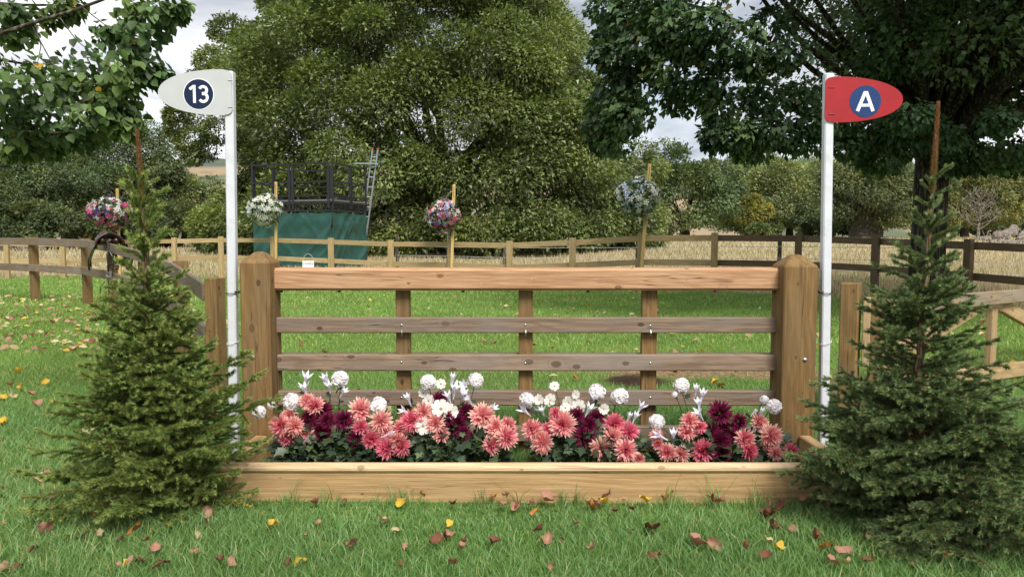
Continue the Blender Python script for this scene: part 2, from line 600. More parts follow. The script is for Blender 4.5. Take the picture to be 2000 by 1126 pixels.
def hill_mat():
    m, nt, b = nodes('hill_fields')
    L = nt.links
    tc = nn(nt, 'ShaderNodeTexCoord')
    n = nn(nt, 'ShaderNodeTexNoise', Scale=0.006, Detail=5.0)
    L.new(tc.outputs['Object'], n.inputs['Vector'])
    s = nn(nt, 'ShaderNodeSeparateXYZ')
    L.new(tc.outputs['Object'], s.inputs[0])
    f = math_(nt, 'MULTIPLY_ADD', n.outputs['Fac'], 26.0, s.outputs[2])
    c = mixc(nt, maprange(nt, f, 92, 100), (0.30, 0.23, 0.15), (0.09, 0.115, 0.10))
    c = mixc(nt, maprange(nt, n.outputs['Fac'], 0.5, 0.56), c, (0.12, 0.14, 0.09))
    L.new(c, b.inputs['Base Color'])
    b.inputs['Roughness'].default_value = 1.0
    b.inputs['Specular IOR Level'].default_value = 0.0
    return m


hill_mat()

# ------------------------------------------------------------------ the ground
# back fence: (px, depth, post top px)
BACK = [(-105, 21.6, 471), (12, 21.7, 470), (122, 22.0, 472), (230, 22.1, 466), (340, 22.0, 465), (431, 21.8, 463), (533, 21.0, 463),
        (646, 20.0, 466), (763, 19.2, 470), (880, 18.4, 470), (995, 17.7, 472), (1118, 16.8, 466), (1252, 15.9, 457), (1396, 15.3, 456),
        (1560, 14.8, 457), (1711, 14.0, 462), (1893, 12.3, 469), (2140, 10.4, 478)]
BX = np.array([(p - 1000) * y / FPX for p, y, _ in BACK])
BY = np.array([y for _, y, _ in BACK])


def fence_y(x):
    return np.interp(x, BX, BY)


def dryness(x, y):
    n = 0.6 * np.sin(x * 0.9 + 1.0) * np.sin(y * 1.3) + 0.35 * np.sin(x * 2.7 + y * 1.9)
    return sstep(-0.5, 1.0, y - fence_y(x) - 0.2 + n)


def soil_mask(x, y):
    w = 0.06 * np.sin(x * 17) + 0.05 * np.sin(y * 23 + x * 9)
    d = np.hypot((x - 1.02) / 0.30, (y - 6.02) / 0.30)
    return 1 - sstep(0.75, 1.1, d + w)


def chip_mask(x, y):
    w = 0.16 * np.sin(x * 9 + 1) * np.sin(y * 13) + 0.10 * np.sin(x * 23) * np.sin(y * 31)
    d1 = np.hypot((x - 1.75) / 1.25, (y - 6.45) / 0.36)
    d2 = np.hypot((x - 2.75) / 0.45, (y - 5.6) / 1.0)
    return np.maximum(1 - sstep(0.65, 1.15, d1 + w), 0.9 * (1 - sstep(0.65, 1.15, d2 + w)))


def make_ground():
    ys = np.concatenate([np.arange(-8, 2, 1.0), np.arange(2, 9, 0.1), np.arange(9, 30, 0.5), np.arange(30, 90, 2.5), np.geomspace(90, 1600, 24)])
    us = np.concatenate([np.linspace(-1, -0.12, 30), np.linspace(-0.115, 0.115, 140), np.linspace(0.12, 1, 30)])
    U, Yg = np.meshgrid(us, ys)
    half = 26 + np.maximum(Yg, 0) * 1.3
    X = U * half
    Z = gz(X, Yg)
    V = np.stack([X, Yg, Z], -1).reshape(-1, 3)
    nx = len(us)
    i, j = np.meshgrid(np.arange(nx - 1), np.arange(len(ys) - 1))
    a = (j * nx + i).ravel()
    Fq = np.stack([a, a + 1, a + nx + 1, a + nx], 1)
    C = np.stack([dryness(V[:, 0], V[:, 1]), soil_mask(V[:, 0], V[:, 1]), chip_mask(V[:, 0], V[:, 1])], 1)
    o = link('ground', np_me('ground', V, Fq, C, smooth=True), MATS['ground_soil_and_turf'])
    o['kind'] = 'structure'


make_ground()


def make_hill():
    xs = np.linspace(-1500, 1500, 121)
    ys = np.linspace(420, 1300, 40)
    X, Yg = np.meshgrid(xs, ys)
    Z = 112 * sstep(430, 1050, Yg) * (0.86 + 0.16 * np.sin(X * 0.004 + 2.0) + 0.05 * np.sin(X * 0.013))
    Z = Z + 3.0 * sstep(900, 1000, Yg) * np.abs(np.sin(X * 0.05) + np.sin(X * 0.083)) - 3
    V = np.stack([X, Yg, Z], -1).reshape(-1, 3)
    nx = len(xs)
    i, j = np.meshgrid(np.arange(nx - 1), np.arange(len(ys) - 1))
    a = (j * nx + i).ravel()
    Fq = np.stack([a, a + 1, a + nx + 1, a + nx], 1)
    o = link('hill', np_me('hill', V, Fq, smooth=True), MATS['hill_fields'])
    o['kind'] = 'structure'


make_hill()


# ------------------------------------------------------------------ beams
def beam(name, a, b, w, h, mat, parent=None, bev=0.006, up=(0, 0, 1)):
    """squared timber from a to b: w across, h upright; its own X runs with the grain"""
    a, b = Vector(a), Vector(b)
    m = MB().box((0, 0, 0), ((b - a).length, w, h))
    return m.build(name, MATS[mat], parent, frame(a, b, up), bev=bev)


def post(name, x, y, z0, z1, w, d, mat, parent=None, bev=0.008, tilt=(0, 0), yaw=0.0):
    """upright timber, local X runs up"""
    a, b = Vector((x, y, z0)), Vector((x + tilt[0], y + tilt[1], z1))
    M = frame(a, b, (math.sin(yaw), math.cos(yaw), 0))
    m = MB().box((0, 0, 0), ((b - a).length, w, d))
    return m.build(name, MATS[mat], parent, M, bev=bev)


# ------------------------------------------------------------------ the jump
YF = 3.85                                      # front face of the big posts
YR = 3.955                                     # front face of the rails
jump = thing('jump_fence', 'wooden rail jump between two capped posts behind the flowers', 'jump', (0.085, YF + 0.1, 0))


def capped_post(px0, px1, shoulder, apex, bolt):
    x0, x1 = at(px0, 600, YF).x, at(px1, 600, YF).x
    zs, za = at(px0, shoulder, YF).z, at(px0, apex, YF + 0.08).z
    w, d = x1 - x0, 0.19
    L0 = -0.25
    hx, hy = w / 2, d / 2
    b = 0.007
    vs, fs = [], []

    def ring(z, kx, ky, c):
        n = len(vs)
        vs.extend([(z, -kx + c, -ky), (z, kx - c, -ky), (z, kx, -ky + c), (z, kx, ky - c), (z, kx - c, ky), (z, -kx + c, ky), (z, -kx, ky - c), (z, -kx, -ky + c)])
        return n
    r = [ring(L0, hx, hy, b), ring(zs - 0.006, hx, hy, b), ring(zs + 0.004, hx - 0.006, hy - 0.006, b), ring(za - 0.006, hx * 0.34, hy * 0.34, b), ring(za, hx * 0.18, hy * 0.18, 0.004)]
    for a, c in zip(r, r[1:]):
        for k in range(8):
            fs.append((a + k, a + (k + 1) % 8, c + (k + 1) % 8, c + k))
    fs.append(tuple(r[-1] + k for k in range(8)))
    fs.append(tuple(r[0] + 7 - k for k in range(8)))
    M = Matrix(((0, 1, 0, (x0 + x1) / 2), (0, 0, 1, YF + d / 2), (1, 0, 0, 0), (0, 0, 0, 1)))
    p = MB().add(vs, fs).build('post', MATS['wood_post'], jump, M)
    q = at(bolt[0], bolt[1], YF)
    coach_bolt(q.x, YF, q.z, 0.0125, p)
    return p


def coach_bolt(x, y, z, r, parent):
    m = MB()
    prof = [(r, 0), (r * 0.92, -r * 0.32), (r * 0.6, -r * 0.6), (r * 0.05, -r * 0.72)]
    n = 10
    vs = [(x + a * math.cos(t * 6.2832 / n), y + d, z + a * math.sin(t * 6.2832 / n)) for a, d in prof for t in range(n)]
    fs = [(k * n + t, k * n + (t + 1) % n, (k + 1) * n + (t + 1) % n, (k + 1) * n + t) for k in range(3) for t in range(n)]
    m.add(vs, fs)
    return m.build('bolt', MATS['steel'], parent, smooth=True)


capped_post(469, 527, 512, 491, (494, 697))
capped_post(1531, 1597, 519, 497, (1572, 702))
RX0, RX1 = at(533, 600, YR).x, at(1526, 600, YR).x


def jz(py):
    return at(1000, py, YR).z


def rail(y0, y1, mat, th, name='rail', yoff=0.0, bev=0.005):
    zc, h = (jz(y0) + jz(y1)) / 2, jz(y0) - jz(y1)
    return beam(name, (RX0, YR + th / 2 + yoff, zc), (RX1, YR + th / 2 + yoff, zc), th, h, mat, jump, bev)


top = rail(523, 567, 'wood_beam', 0.12, 'top_rail', yoff=-0.02, bev=0.014)
for k, px in enumerate((548, 661, 904, 1149, 1398, 1514)):                # bolt ends under the top rail
    q = at(px, 568, YR)
    MB().tube([(q.x, YR + 0.02, q.z + 0.012), (q.x, YR + 0.02, q.z - 0.008)], 0.008, 8).build('bolt', MATS['iron_dark'], top)
UP = [(771, 799), (1013, 1041), (1256, 1286)]
for (a, b) in UP:
    x0, x1 = at(a, 700, YR).x, at(b, 700, YR).x
    post('upright', (x0 + x1) / 2, YR + 0.046 + 0.024, -0.1, jz(566), x1 - x0, 0.046, 'wood_post', jump, 0.004)
for y0, y1 in ((620, 650), (693, 724), (763, 792), (833, 862)):
    r_ = rail(y0, y1, 'wood_rail', 0.043)
    for (a, b) in UP:
        q = at((a + b) / 2 - 1, (y0 + y1) / 2 + random.uniform(-2, 2), YR)
        coach_bolt(q.x, YR, q.z, 0.0065, r_)
    if y0 == 620:
        for (a, b) in UP:                                                  # open hooks under the second rail
            q = at((a + b) / 2, 648, YR - 0.006)
            MB().tube([(q.x, q.y, q.z + 0.01), (q.x, q.y - 0.006, q.z - 0.004), (q.x, q.y - 0.004, q.z - 0.018), (q.x, q.y + 0.003, q.z - 0.022)], 0.002, 6).build('hook', MATS['steel'], r_)
rail(695, 725, 'wood_rail', 0.043, yoff=0.095)                             # second board behind the uprights

# planter
YP = 3.225
planter = thing('planter_box', 'low tan timber planter edging in front of the jump', 'planter', (0.1, YP + 0.2, 0))
PX0, PX1 = -1.38, 1.60
beam('cap_rail', (PX0 - 0.01, YP + 0.026, 0.152), (PX1 + 0.01, YP + 0.026, 0.152), 0.05, 0.044, 'wood_planter_cap', planter, 0.016)
beam('front_board', (PX0, YP + 0.034, 0.03), (PX1, YP + 0.034, 0.03), 0.04, 0.2, 'wood_planter', planter, 0.004)
beam('side_board', (PX1 - 0.06, YP + 0.08, 0.045), (PX1 - 0.06, YF - 0.004, 0.045), 0.06, 0.19, 'wood_planter', planter, 0.006)
beam('side_board', (PX0 + 0.06, YP + 0.08, 0.045), (PX0 + 0.06, YF - 0.004, 0.045), 0.06, 0.19, 'wood_planter', planter, 0.006)


# ------------------------------------------------------------------ marker flags
def text_mesh(s, size, off, ext):
    cu = bpy.data.curves.new('txt', 'FONT')
    cu.body = s
    cu.size = size
    cu.offset = off
    cu.extrude = ext
    cu.align_x, cu.align_y = 'CENTER', 'CENTER'
    cu.space_character = 1.04
    o = bpy.data.objects.new('txt', cu)
    COL.objects.link(o)
    bpy.context.view_layer.update()
    me = bpy.data.meshes.new_from_object(o.evaluated_get(bpy.context.evaluated_depsgraph_get()))
    bpy.data.objects.remove(o)
    xs = [v.co.x for v in me.vertices]
    ys = [v.co.y for v in me.vertices]
    cx, cy = (min(xs) + max(xs)) / 2, (min(ys) + max(ys)) / 2
    k = size / (max(ys) - min(ys))
    for v in me.vertices:
        v.co.x = (v.co.x - cx) * k
        v.co.y = (v.co.y - cy) * k
    return me


def ribbon(pts, w, z, th=0.0012):
    """flat stroke of even width along a polyline, mitred at its corners"""
    P = np.array(pts, float)
    d = unit(np.diff(P, axis=0))
    n = np.stack([-d[:, 1], d[:, 0]], 1)
    m = np.concatenate([n[:1], unit(n[:-1] + n[1:]), n[-1:]])
    k = np.concatenate([[1], 1 / np.clip((m[1:-1] * n[:-1]).sum(1), 0.35, 1), [1]])
    off = m * (k * w / 2)[:, None]
    A, B = P + off, P - off
    N = len(P)
    vs = [(x, y, z + th) for x, y in A] + [(x, y, z + th) for x, y in B] + [(x, y, z - th) for x, y in A] + [(x, y, z - th) for x, y in B]
    fs = []
    for i in range(N - 1):
        fs += [(N + i, N + i + 1, i + 1, i), (i, i + 1, 2 * N + i + 1, 2 * N + i), (3 * N + i, 3 * N + i + 1, N + i + 1, N + i)]
    fs += [(0, 2 * N, 3 * N, N), (2 * N - 1, 4 * N - 1, 3 * N - 1, N - 1)]
    return vs, fs


def glyphs(word, h):
    """bold sans characters drawn as strokes, height h, centred"""
    m = MB()
    if word == 'A':
        w = 0.17 * h
        m.add(*ribbon([(-.40 * h, -.5 * h), (-.045 * h, .42 * h), (.045 * h, .42 * h), (.40 * h, -.5 * h)], w, 0))
        m.add(*ribbon([(-.27 * h, -.20 * h), (.27 * h, -.20 * h)], w * 0.85, -0.0004))
    else:
        w = 0.155 * h
        m.add(*ribbon([(-.50 * h, .27 * h), (-.29 * h, .43 * h), (-.235 * h, .43 * h), (-.235 * h, -.5 * h)], w, 0))
        r1, r2, cx = .21 * h, .235 * h, .27 * h
        up = [(cx - r1 * 0.95, .30 * h)] + [(cx + r1 * math.cos(t), .215 * h + r1 * math.sin(t)) for t in np.linspace(2.5, -1.45, 13)]
        lo = [(cx + r2 * math.cos(t), -.19 * h + r2 * math.sin(t)) for t in np.linspace(1.45, -2.6, 14)]
        m.add(*ribbon(up + [(cx - .06 * h, .025 * h)], w, 0))
        m.add(*ribbon([(cx - .06 * h, .022 * h)] + lo, w, -0.0004))
    me = bpy.data.meshes.new('lettering')
    me.from_pydata(m.v, [], m.f)
    me.update()
    return me


def marker(label, top_px, bot_px, flag_box, disc, mats, word, wordsize, side):
    Y = 3.93
    a, b = at(bot_px[0], bot_px[1], Y), at(top_px[0], top_px[1], Y)
    d = (b - a).normalized()
    a = a - d * (a.z + 0.15)
    root = thing('marker_flag', label, 'flag', (a.x, Y, 0))
    w = 0.046
    pole = MB().box((0, 0, 0), ((b - a).length, w, w)).build('pole', MATS['paint_white'], root, frame(a, b, (0, 1, 0)), bev=0.006)
    x0, x1 = at(flag_box[0], 184, Y).x, at(flag_box[1], 184, Y).x
    z1, z0 = at(388, flag_box[2], Y).z, at(388, flag_box[3], Y).z
    zc, hz = (z0 + z1) / 2, (z1 - z0) / 2
    Lx = x1 - x0
    n, rc = 26, 0.028
    # outline, pole edge at u=0, tip at u=Lx
    pts = []
    for k in range(n + 1):
        t = math.pi / 2 - math.pi * k / n
        straight = Lx * 0.12
        pts.append((straight + (Lx - straight) * abs(math.cos(t)) ** 0.92, hz * math.copysign(abs(math.sin(t)) ** 0.95, math.sin(t))))
    for k in range(5):
        t = -math.pi / 2 - math.pi / 2 * k / 4
        pts.append((rc + rc * math.cos(t), -hz + rc + rc * math.sin(t) + 0.004))
    for k in range(5):
        t = math.pi - math.pi / 2 * k / 4
        pts.append((rc + rc * math.cos(t), hz - rc + rc * math.sin(t) - 0.004))
    yf = Y - w / 2 - 0.004
    th = 0.004
    X = (lambda u: x0 + u) if side > 0 else (lambda u: x1 - u)
    vs = [(X(u), yf - th, zc + v) for u, v in pts] + [(X(u), yf, zc + v) for u, v in pts]
    N = len(pts)
    fs = [tuple(range(N)), tuple(range(2 * N - 1, N - 1, -1))] + [(k, (k + 1) % N, N + (k + 1) % N, N + k) for k in range(N)]
    fl = MB().add(vs, fs).build('flag', MATS[mats[0]], root)
    bm = bmesh.new()
    bm.from_mesh(fl.data)
    bmesh.ops.recalc_face_normals(bm, faces=bm.faces[:])
    bm.to_mesh(fl.data)
    bm.free()
    c = at(disc[0], disc[1], yf - th)
    r = disc[2] / FPX * Y
    m = 40
    if mats[2]:
        vs = [(c.x + (r + .004) * math.cos(k * 6.28319 / m), yf - th - e, c.z + (r + .004) * math.sin(k * 6.28319 / m)) for e in (0.0006, -0.001) for k in range(m)]
        MB().add(vs, [tuple(range(m))] + [(k, (k + 1) % m, m + (k + 1) % m, m + k) for k in range(m)]).build('disc_border', MATS['lettering_white'], fl)
    vs = [(c.x + r * math.cos(k * 6.28319 / m), yf - th - e, c.z + r * math.sin(k * 6.28319 / m)) for e in (0.0016, -0.001) for k in range(m)]
    MB().add(vs, [tuple(range(m))] + [(k, (k + 1) % m, m + (k + 1) % m, m + k) for k in range(m)]).build('disc', MATS[mats[1]], fl)
    me = glyphs(word, wordsize)
    M = Matrix.Translation((c.x, yf - th - 0.0022, c.z)) @ Matrix.Rotation(math.pi / 2, 4, 'X')
    link('lettering', me, MATS['lettering_white'], fl, M)
    for py in (flag_box[2] + 19, flag_box[3] - 18):                        # cable ties through the flag
        q = at(top_px[0] - 3 * side if side < 0 else top_px[0] + 6, py, yf)
        MB().tube([(q.x - 0.017, yf - th + 0.002, q.z), (q.x - 0.015, yf - th - 0.002, q.z - 0.0015), (q.x + 0.015, yf - th - 0.002, q.z - 0.0015), (q.x + 0.017, yf - th + 0.002, q.z)], 0.0018, 6).build('cable_tie', MATS[mats[0]], fl)
    # hook and wire tying the pole to the post
    s = 1 if side < 0 else -1
    for py, dz in ((572, 0.0), (664, -0.02)):
        q = at((top_px[0] * (840 - py) + bot_px[0] * (py - 150)) / 690, py, Y)
        ring = [(q.x + 0.034 * math.cos(t), Y + 0.034 * math.sin(t), q.z + dz * math.sin(t * .5)) for t in np.linspace(0, 6.28, 16)]
        MB().tube(ring, 0.0018 if dz else 0.0025, 5, cap=False).build('tie_wire', MATS['twine' if dz else 'iron_dark'], root)
    q = at((top_px[0] + bot_px[0]) / 2, 569, Y)
    MB().tube([(q.x + s * 0.02, Y - 0.02, q.z), (q.x + s * 0.04, Y - 0.02, q.z + 0.002), (q.x + s * 0.055, Y + 0.0, q.z)], 0.004, 6).build('hook', MATS['iron_dark'], root)
    return root


marker('white marker flag number 13 on white pole', (449, 140), (458, 830), (314, 457, 138, 227), (388, 184, 28), ('flag_white', 'disc_navy', True), '13', 0.090, -1)
marker('red marker flag with letter A on white pole', (1618, 144), (1608, 830), (1607, 1758, 152, 241), (1690, 198, 30), ('flag_red', 'disc_blue', False), 'A', 0.101, 1)

# ------------------------------------------------------------------ back fence
bf = thing('post_and_rail_fence', 'long two rail timber fence between the lawn and the dry meadow', 'fence', (0, 18, 0))
tops, lows = [], []
for k, (px, Y, ty) in enumerate(BACK):
    p = at(px, ty, Y)
    g = float(gz(p.x, Y))
    dark = px > 1480  # right-hand posts stand in shade, painted in as a darker timber
    mt = 'wood_fence_shaded' if dark else 'wood_fence'
    yaw = 0.0 if k == 0 else math.atan2(BX[min(k + 1, len(BX) - 1)] - BX[k - 1], -(BY[min(k + 1, len(BY) - 1)] - BY[k - 1]))
    ya = math.atan2(BY[min(k + 1, len(BY) - 1)] - BY[max(k - 1, 0)], BX[min(k + 1, len(BX) - 1)] - BX[max(k - 1, 0)])
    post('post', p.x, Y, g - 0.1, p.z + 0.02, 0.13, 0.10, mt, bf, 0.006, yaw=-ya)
    nrm = Vector((math.sin(ya), -math.cos(ya), 0))
    tops.append(Vector((p.x, Y, p.z - 0.09)) - nrm * 0.072)
    lows.append(Vector((p.x, Y, p.z - 0.60)) - nrm * 0.072)
for k in range(len(BACK) - 1):
    mt = 'wood_fence_shaded' if BACK[k][0] > 1380 else 'wood_fence'  # rails there take the shade-darkened timber too
    for L_ in (tops, lows):
        a, b = L_[k], L_[k + 1]
        d = (b - a).normalized()
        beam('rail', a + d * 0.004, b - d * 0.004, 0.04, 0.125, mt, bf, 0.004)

# ------------------------------------------------------------------ left wing fence
WING = [(-70, 15.4, 464), (55, 14.2, 464), (157, 13.1, 467), (206, 11.8, 473), (266, 9.7, 487), (335, 7.5, 512), (399, 5.62, 552)]
lw = thing('wing_fence', 'weathered fence of flat boards curving in from the left to the jump', 'fence', (-5.5, 10, 0))
lw_t, lw_l = [], []
LOWZ = [0.62, 0.62, 0.61, 0.6, 0.56, 0.50, 0.44]
for k, (px, Y, ty) in enumerate(WING):
    p = at(px, ty, Y)
    lw_t.append(Vector((p.x, Y, p.z - 0.07)))
    lw_l.append(Vector((p.x, Y, LOWZ[k])))
for k in range(len(WING)):
    a, b = lw_t[max(k - 1, 0)], lw_t[min(k + 1, len(WING) - 1)]
    ya = math.atan2(b.y - a.y, b.x - a.x)
    nrm = Vector((-math.sin(ya), math.cos(ya), 0))
    if k < len(WING) - 1:
        c = lw_t[k] + nrm * 0.085
        post('post', c.x, c.y, -0.1, c.z + 0.085, 0.13, 0.13, 'wood_post', lw, 0.006, yaw=-ya)
for k in range(len(WING) - 1):
    for L_ in (lw_t, lw_l):
        a, b = L_[k], L_[k + 1]
        d = (b - a).normalized()
        beam('rail', a + d * 0.003, b - d * 0.003, 0.038, 0.135, 'wood_wing', lw, 0.004)
p = at(413, 543, 5.45)
post('end_post', p.x, 5.45 + 0.06, -0.1, p.z, 0.10, 0.12, 'wood_post', lw, 0.006, yaw=0.25)

# ------------------------------------------------------------------ right gate
gt = thing('braced_gate', 'pale timber gate with diagonal braces beside the dark lime trunk', 'gate', (3.2, 5.5, 0))
p = at(1672, 553, 4.95)
post('gate_post', p.x, 4.95 + 0.07, -0.1, p.z, 0.115, 0.12, 'wood_post', gt, 0.006, yaw=0.6)
p = at(1712, 574, 5.0)
post('stile', p.x, 5.0, 0.05, p.z, 0.08, 0.10, 'wood_post', gt, 0.005, yaw=0.5)
p = at(1694, 580, 4.96)
post('stile', p.x, 4.96, 0.3, p.z, 0.045, 0.06, 'wood_gate', gt, 0.004, yaw=0.5)


def gpt(px, py, off=0.0):
    """point on the gate's plane seen at px, py"""
    A, B = Vector((2.50, 5.02)), Vector((4.34, 6.3))
    dx = (px - 1000) / FPX
    n = B - A
    t = (dx * A.y - A.x) / (n.x - dx * n.y)
    y = A.y + n.y * t
    v = at(px, py, y)
    s = Vector((n.y, -n.x, 0)).normalized() * off
    return v + Vector((s.x, s.y, 0))


def gbeam(name, a, b, h, mat, off=0.0, th=0.05):
    return beam(name, gpt(*a, off), gpt(*b, off), th, h, mat, gt, 0.005)


gbeam('rail', (1716, 599), (2130, 564), 0.105, 'wood_gate_grey', 0.03)
gbeam('rail', (1725, 752), (2130, 700), 0.12, 'wood_gate', 0.03)
gbeam('brace', (1722, 716), (1915, 595), 0.13, 'wood_gate', -0.027)
gbeam('brace', (2085, 668), (1962, 596), 0.11, 'wood_gate', -0.027)
a, b = gpt(1945, 600, -0.026), gpt(1945, 712, -0.026)
post('upright', a.x, a.y, b.z, a.z, 0.10, 0.05, 'wood_gate', gt, 0.004, yaw=-math.atan2(1.28, 1.84))
a = gpt(2095, 570, 0.02)
post('gate_post', a.x + 0.06, a.y + 0.05, -0.1, a.z + 0.12, 0.12, 0.12, 'wood_post', gt, 0.006, yaw=0.5)

# ------------------------------------------------------------------ camera platform
plat = thing('viewing_platform', 'black scaffold platform with guard rails and dark green sheeting under the chestnut', 'platform', (-6.9, 27.6, 0.1))
PC, PL = Vector((-6.28, 26.0, 0)), Vector((-9.37, 27.0, 0))
PDV = Vector((0.74, 2.28, 0))
PR, PB = PC + PDV, PL + PDV
ZD, ZT = at(650, 389, 26).z, at(650, 316, 26).z
Zs0 = 0.16


def lerp(a, b, t):
    return a + (b - a) * t


m = MB()
vs = [v + Vector((0, 0, z)) for z in (ZD - 0.05, ZD) for v in (PC, PR, PB, PL)]
m.add(vs, [(3, 2, 1, 0), (4, 5, 6, 7), (0, 1, 5, 4), (1, 2, 6, 5), (2, 3, 7, 6), (3, 0, 4, 7)]).build('deck', MATS['deck_grey'], plat)


def guard(a, b, t0, t1, inset=0.0):
    p, q = lerp(a, b, t0), lerp(a, b, t1)
    up = Vector((0, 0, 1))
    g = MB()
    for v in (p, q):
        g.bar(v + up * (ZD - 0.32), v + up * ZT, 0.075)
    for z in (ZT - 0.03, (ZD + ZT) / 2 - 0.02, ZD + 0.14):
        g.bar(p + up * z, q + up * z, 0.05, 0.05)
    g.build('guard_rail', MATS['scaffold_black'], plat)


guard(PL, PC, 0.0, 0.475)
guard(PL, PC, 0.52, 0.965)
guard(PC, PR, 0.03, 0.52)
guard(PC, PR, 0.56, 1.0)
guard(PL, PB, 0.04, 0.5)
guard(PL, PB, 0.54, 1.0)
guard(PB, PR, 0.02, 0.5)
guard(PB, PR, 0.54, 0.8)
for a, b in ((PL, PC), (PC, PR)):                                         # lattice girder under the deck edge
    g = MB()
    up = Vector((0, 0, 1))
    g.bar(a + up * (ZD - 0.10), b + up * (ZD - 0.10), 0.06)
    g.bar(a + up * (ZD - 0.38), b + up * (ZD - 0.38), 0.06)
    n = 14
    for k in range(n):
        g.bar(lerp(a, b, k / n) + up * (ZD - 0.36), lerp(a, b, (k + 0.5) / n) + up * (ZD - 0.10), 0.025)
        g.bar(lerp(a, b, (k + 0.5) / n) + up * (ZD - 0.10), lerp(a, b, (k + 1) / n) + up * (ZD - 0.36), 0.025)
    g.build('lattice_girder', MATS['scaffold_black'], plat)
pmid = (PC + PB) / 2
for v in (PC, PR, PL, PB):
    v = lerp(v, pmid, 0.07)
    MB().tube([v + Vector((0, 0, 0.0)), v + Vector((0, 0, ZD - 0.1))], 0.04, 8).build('leg', MATS['scaffold_black'], plat)


def skirt(a, b, seed, out):
    rr = random.Random(seed)
    nu, nv = 60, 44
    u, v = np.meshgrid(np.linspace(0, 1, nu), np.linspace(0, 1, nv))
    Lx = (b - a).length
    x, z = u * Lx, v * (ZD - 0.42 - Zs0)
    d = np.zeros_like(u)
    for k in range(9):                                                     # folds drawn from the fixings
        ang = rr.choice([0.75, 0.9, 1.05, -0.8]) + rr.uniform(-.2, .2)
        c = rr.uniform(-0.6, Lx + 0.6)
        q = (x - c) * math.sin(ang) - (z - 1.0) * math.cos(ang)
        d += rr.uniform(0.02, 0.05) * np.exp(-(q / rr.uniform(0.05, 0.12)) ** 2)
    d += 0.03 * np.sin(x * 2.6 + seed) * (1 - v) + 0.012 * np.sin(z * 9 + np.sin(x * 2))
    sag = 0.06 * np.abs(np.sin(u * math.pi * 3)) * sstep(0.85, 1.0, v)
    low = 0.12 * np.sin(u * 5 + seed) * sstep(0.15, 0.0, v) + (0.12 * sstep(0.6, 1.0, u) * sstep(0.3, 0, v) if seed == 2 else 0)
    Pn = np.array(a)[None, None] + u[..., None] * np.array(b - a)[None, None] + d[..., None] * np.array(out)
    Pn[..., 2] = Zs0 + z - sag + low
    V = Pn.reshape(-1, 3)
    V2 = V - np.array(out) * 0.006
    i, j = np.meshgrid(np.arange(nu - 1), np.arange(nv - 1))
    f = (j * nu + i).ravel()
    Fq = np.stack([f, f + 1, f + nu + 1, f + nu], 1)
    n = len(V)
    me = np_me('skirt', np.concatenate([V, V2]), np.concatenate([Fq, Fq[:, ::-1] + n]), smooth=True)
    link('skirt', me, MATS['tarp'], plat)


nf = Vector((-(PC - PL).y, (PC - PL).x, 0)).normalized()
nf = nf if nf.y < 0 else -nf
nr = Vector((PDV.y, -PDV.x, 0)).normalized()
skirt(PL, PC, 1, nf * 1.0)
skirt(PC + nr * .01, PR + nr * .01, 2, nr)
skirt(PB, PL, 3, -nr)

lad = thing('ladder', 'grey aluminium ladder with red end caps leaning on the platform', 'ladder', (-5.5, 28.6, 0.15))
la, lb = at(709, 470, 28.55), at(733, 292, 28.3)
la = la + (la - lb) * (la.z / (lb.z - la.z)) * 0.93
ldir = (lb - la).normalized()
sd = Vector((0.97, 0.2, 0)).normalized() * 0.10
for s in (-1, 1):
    st = MB().bar(la + sd * s, lb + sd * s, 0.05, 0.08, (0, 1, 0)).build('stile', MATS['aluminium'], lad)
    MB().bar(lb + sd * s, lb + sd * s + ldir * 0.06, 0.06, 0.09, (0, 1, 0)).build('end_cap', MATS['cap_red'], st)
L_ = (lb - la).length
for k in range(1, int(L_ / 0.38) + 1):
    c = lb - ldir * (k * 0.38 - 0.1)
    if c.z > 0.3:
        MB().tube([c - sd, c + sd], 0.02, 6).build('rung', MATS['aluminium'], lad)
MB().bar(at(693, 319, 28.2), at(738, 319.5, 28.2), 0.05).build('stay_bar', MATS['aluminium'], lad)

# sign with the word CAMERA, propped against the fence
sg = thing('camera_sign', 'white paper sign reading CAMERA with a wire loop on the fence', 'sign', tuple(at(601, 520, 20.2)))
c = at(602, 515.5, 20.2)
w_, h_ = 0.31, 0.18
MB().box(c, (w_, 0.01, h_)).build('board', MATS['paper'], sg)
link('lettering', text_mesh('CAMERA', 0.05, 0.0, 0.001), MATS['ink'], sg, Matrix.Translation((c.x, c.y - 0.0065, c.z + 0.012)) @ Matrix.Rotation(math.pi / 2, 4, 'X'))
hoop = [(c.x + 0.14 * math.cos(t), c.y + 0.007, c.z + 0.06 + 0.22 * math.sin(t)) for t in np.linspace(0, math.pi, 15)]
MB().tube(hoop, 0.006, 6).build('wire_loop', MATS['wire'], sg)
MB().bar((c.x, c.y + 0.012, c.z), (c.x, c.y + 0.012, 0.0), 0.02).build('stake', MATS['wood_pole'], sg)

# wire fence beyond
wf = thing('wire_fence', 'thin wire fence on short grey stakes in the dry meadow', 'fence', (3, 24, 0.2))
WS = [(775, 458, 23.5), (875, 456, 23.0), (985, 483, 21.5), (1245, 466, 19.0), (1523, 458, 17.6), (2150, 470, 15.5)]
wt = []
for px, ty, Y in WS:
    p = at(px, ty, Y)
    g = float(gz(p.x, Y))
    MB().tube([(p.x, Y, g - 0.1), (p.x + 0.01, Y, p.z)], [0.055, 0.05], 8).build('stake', MATS['bark_grey'], wf)
    wt.append((p.x, Y, g))
for h in (0.35, 0.62, 0.9):
    MB().tube([(x, y - 0.06, g + h) for x, y, g in wt], 0.006, 4).build('wire', MATS['wire'], wf)


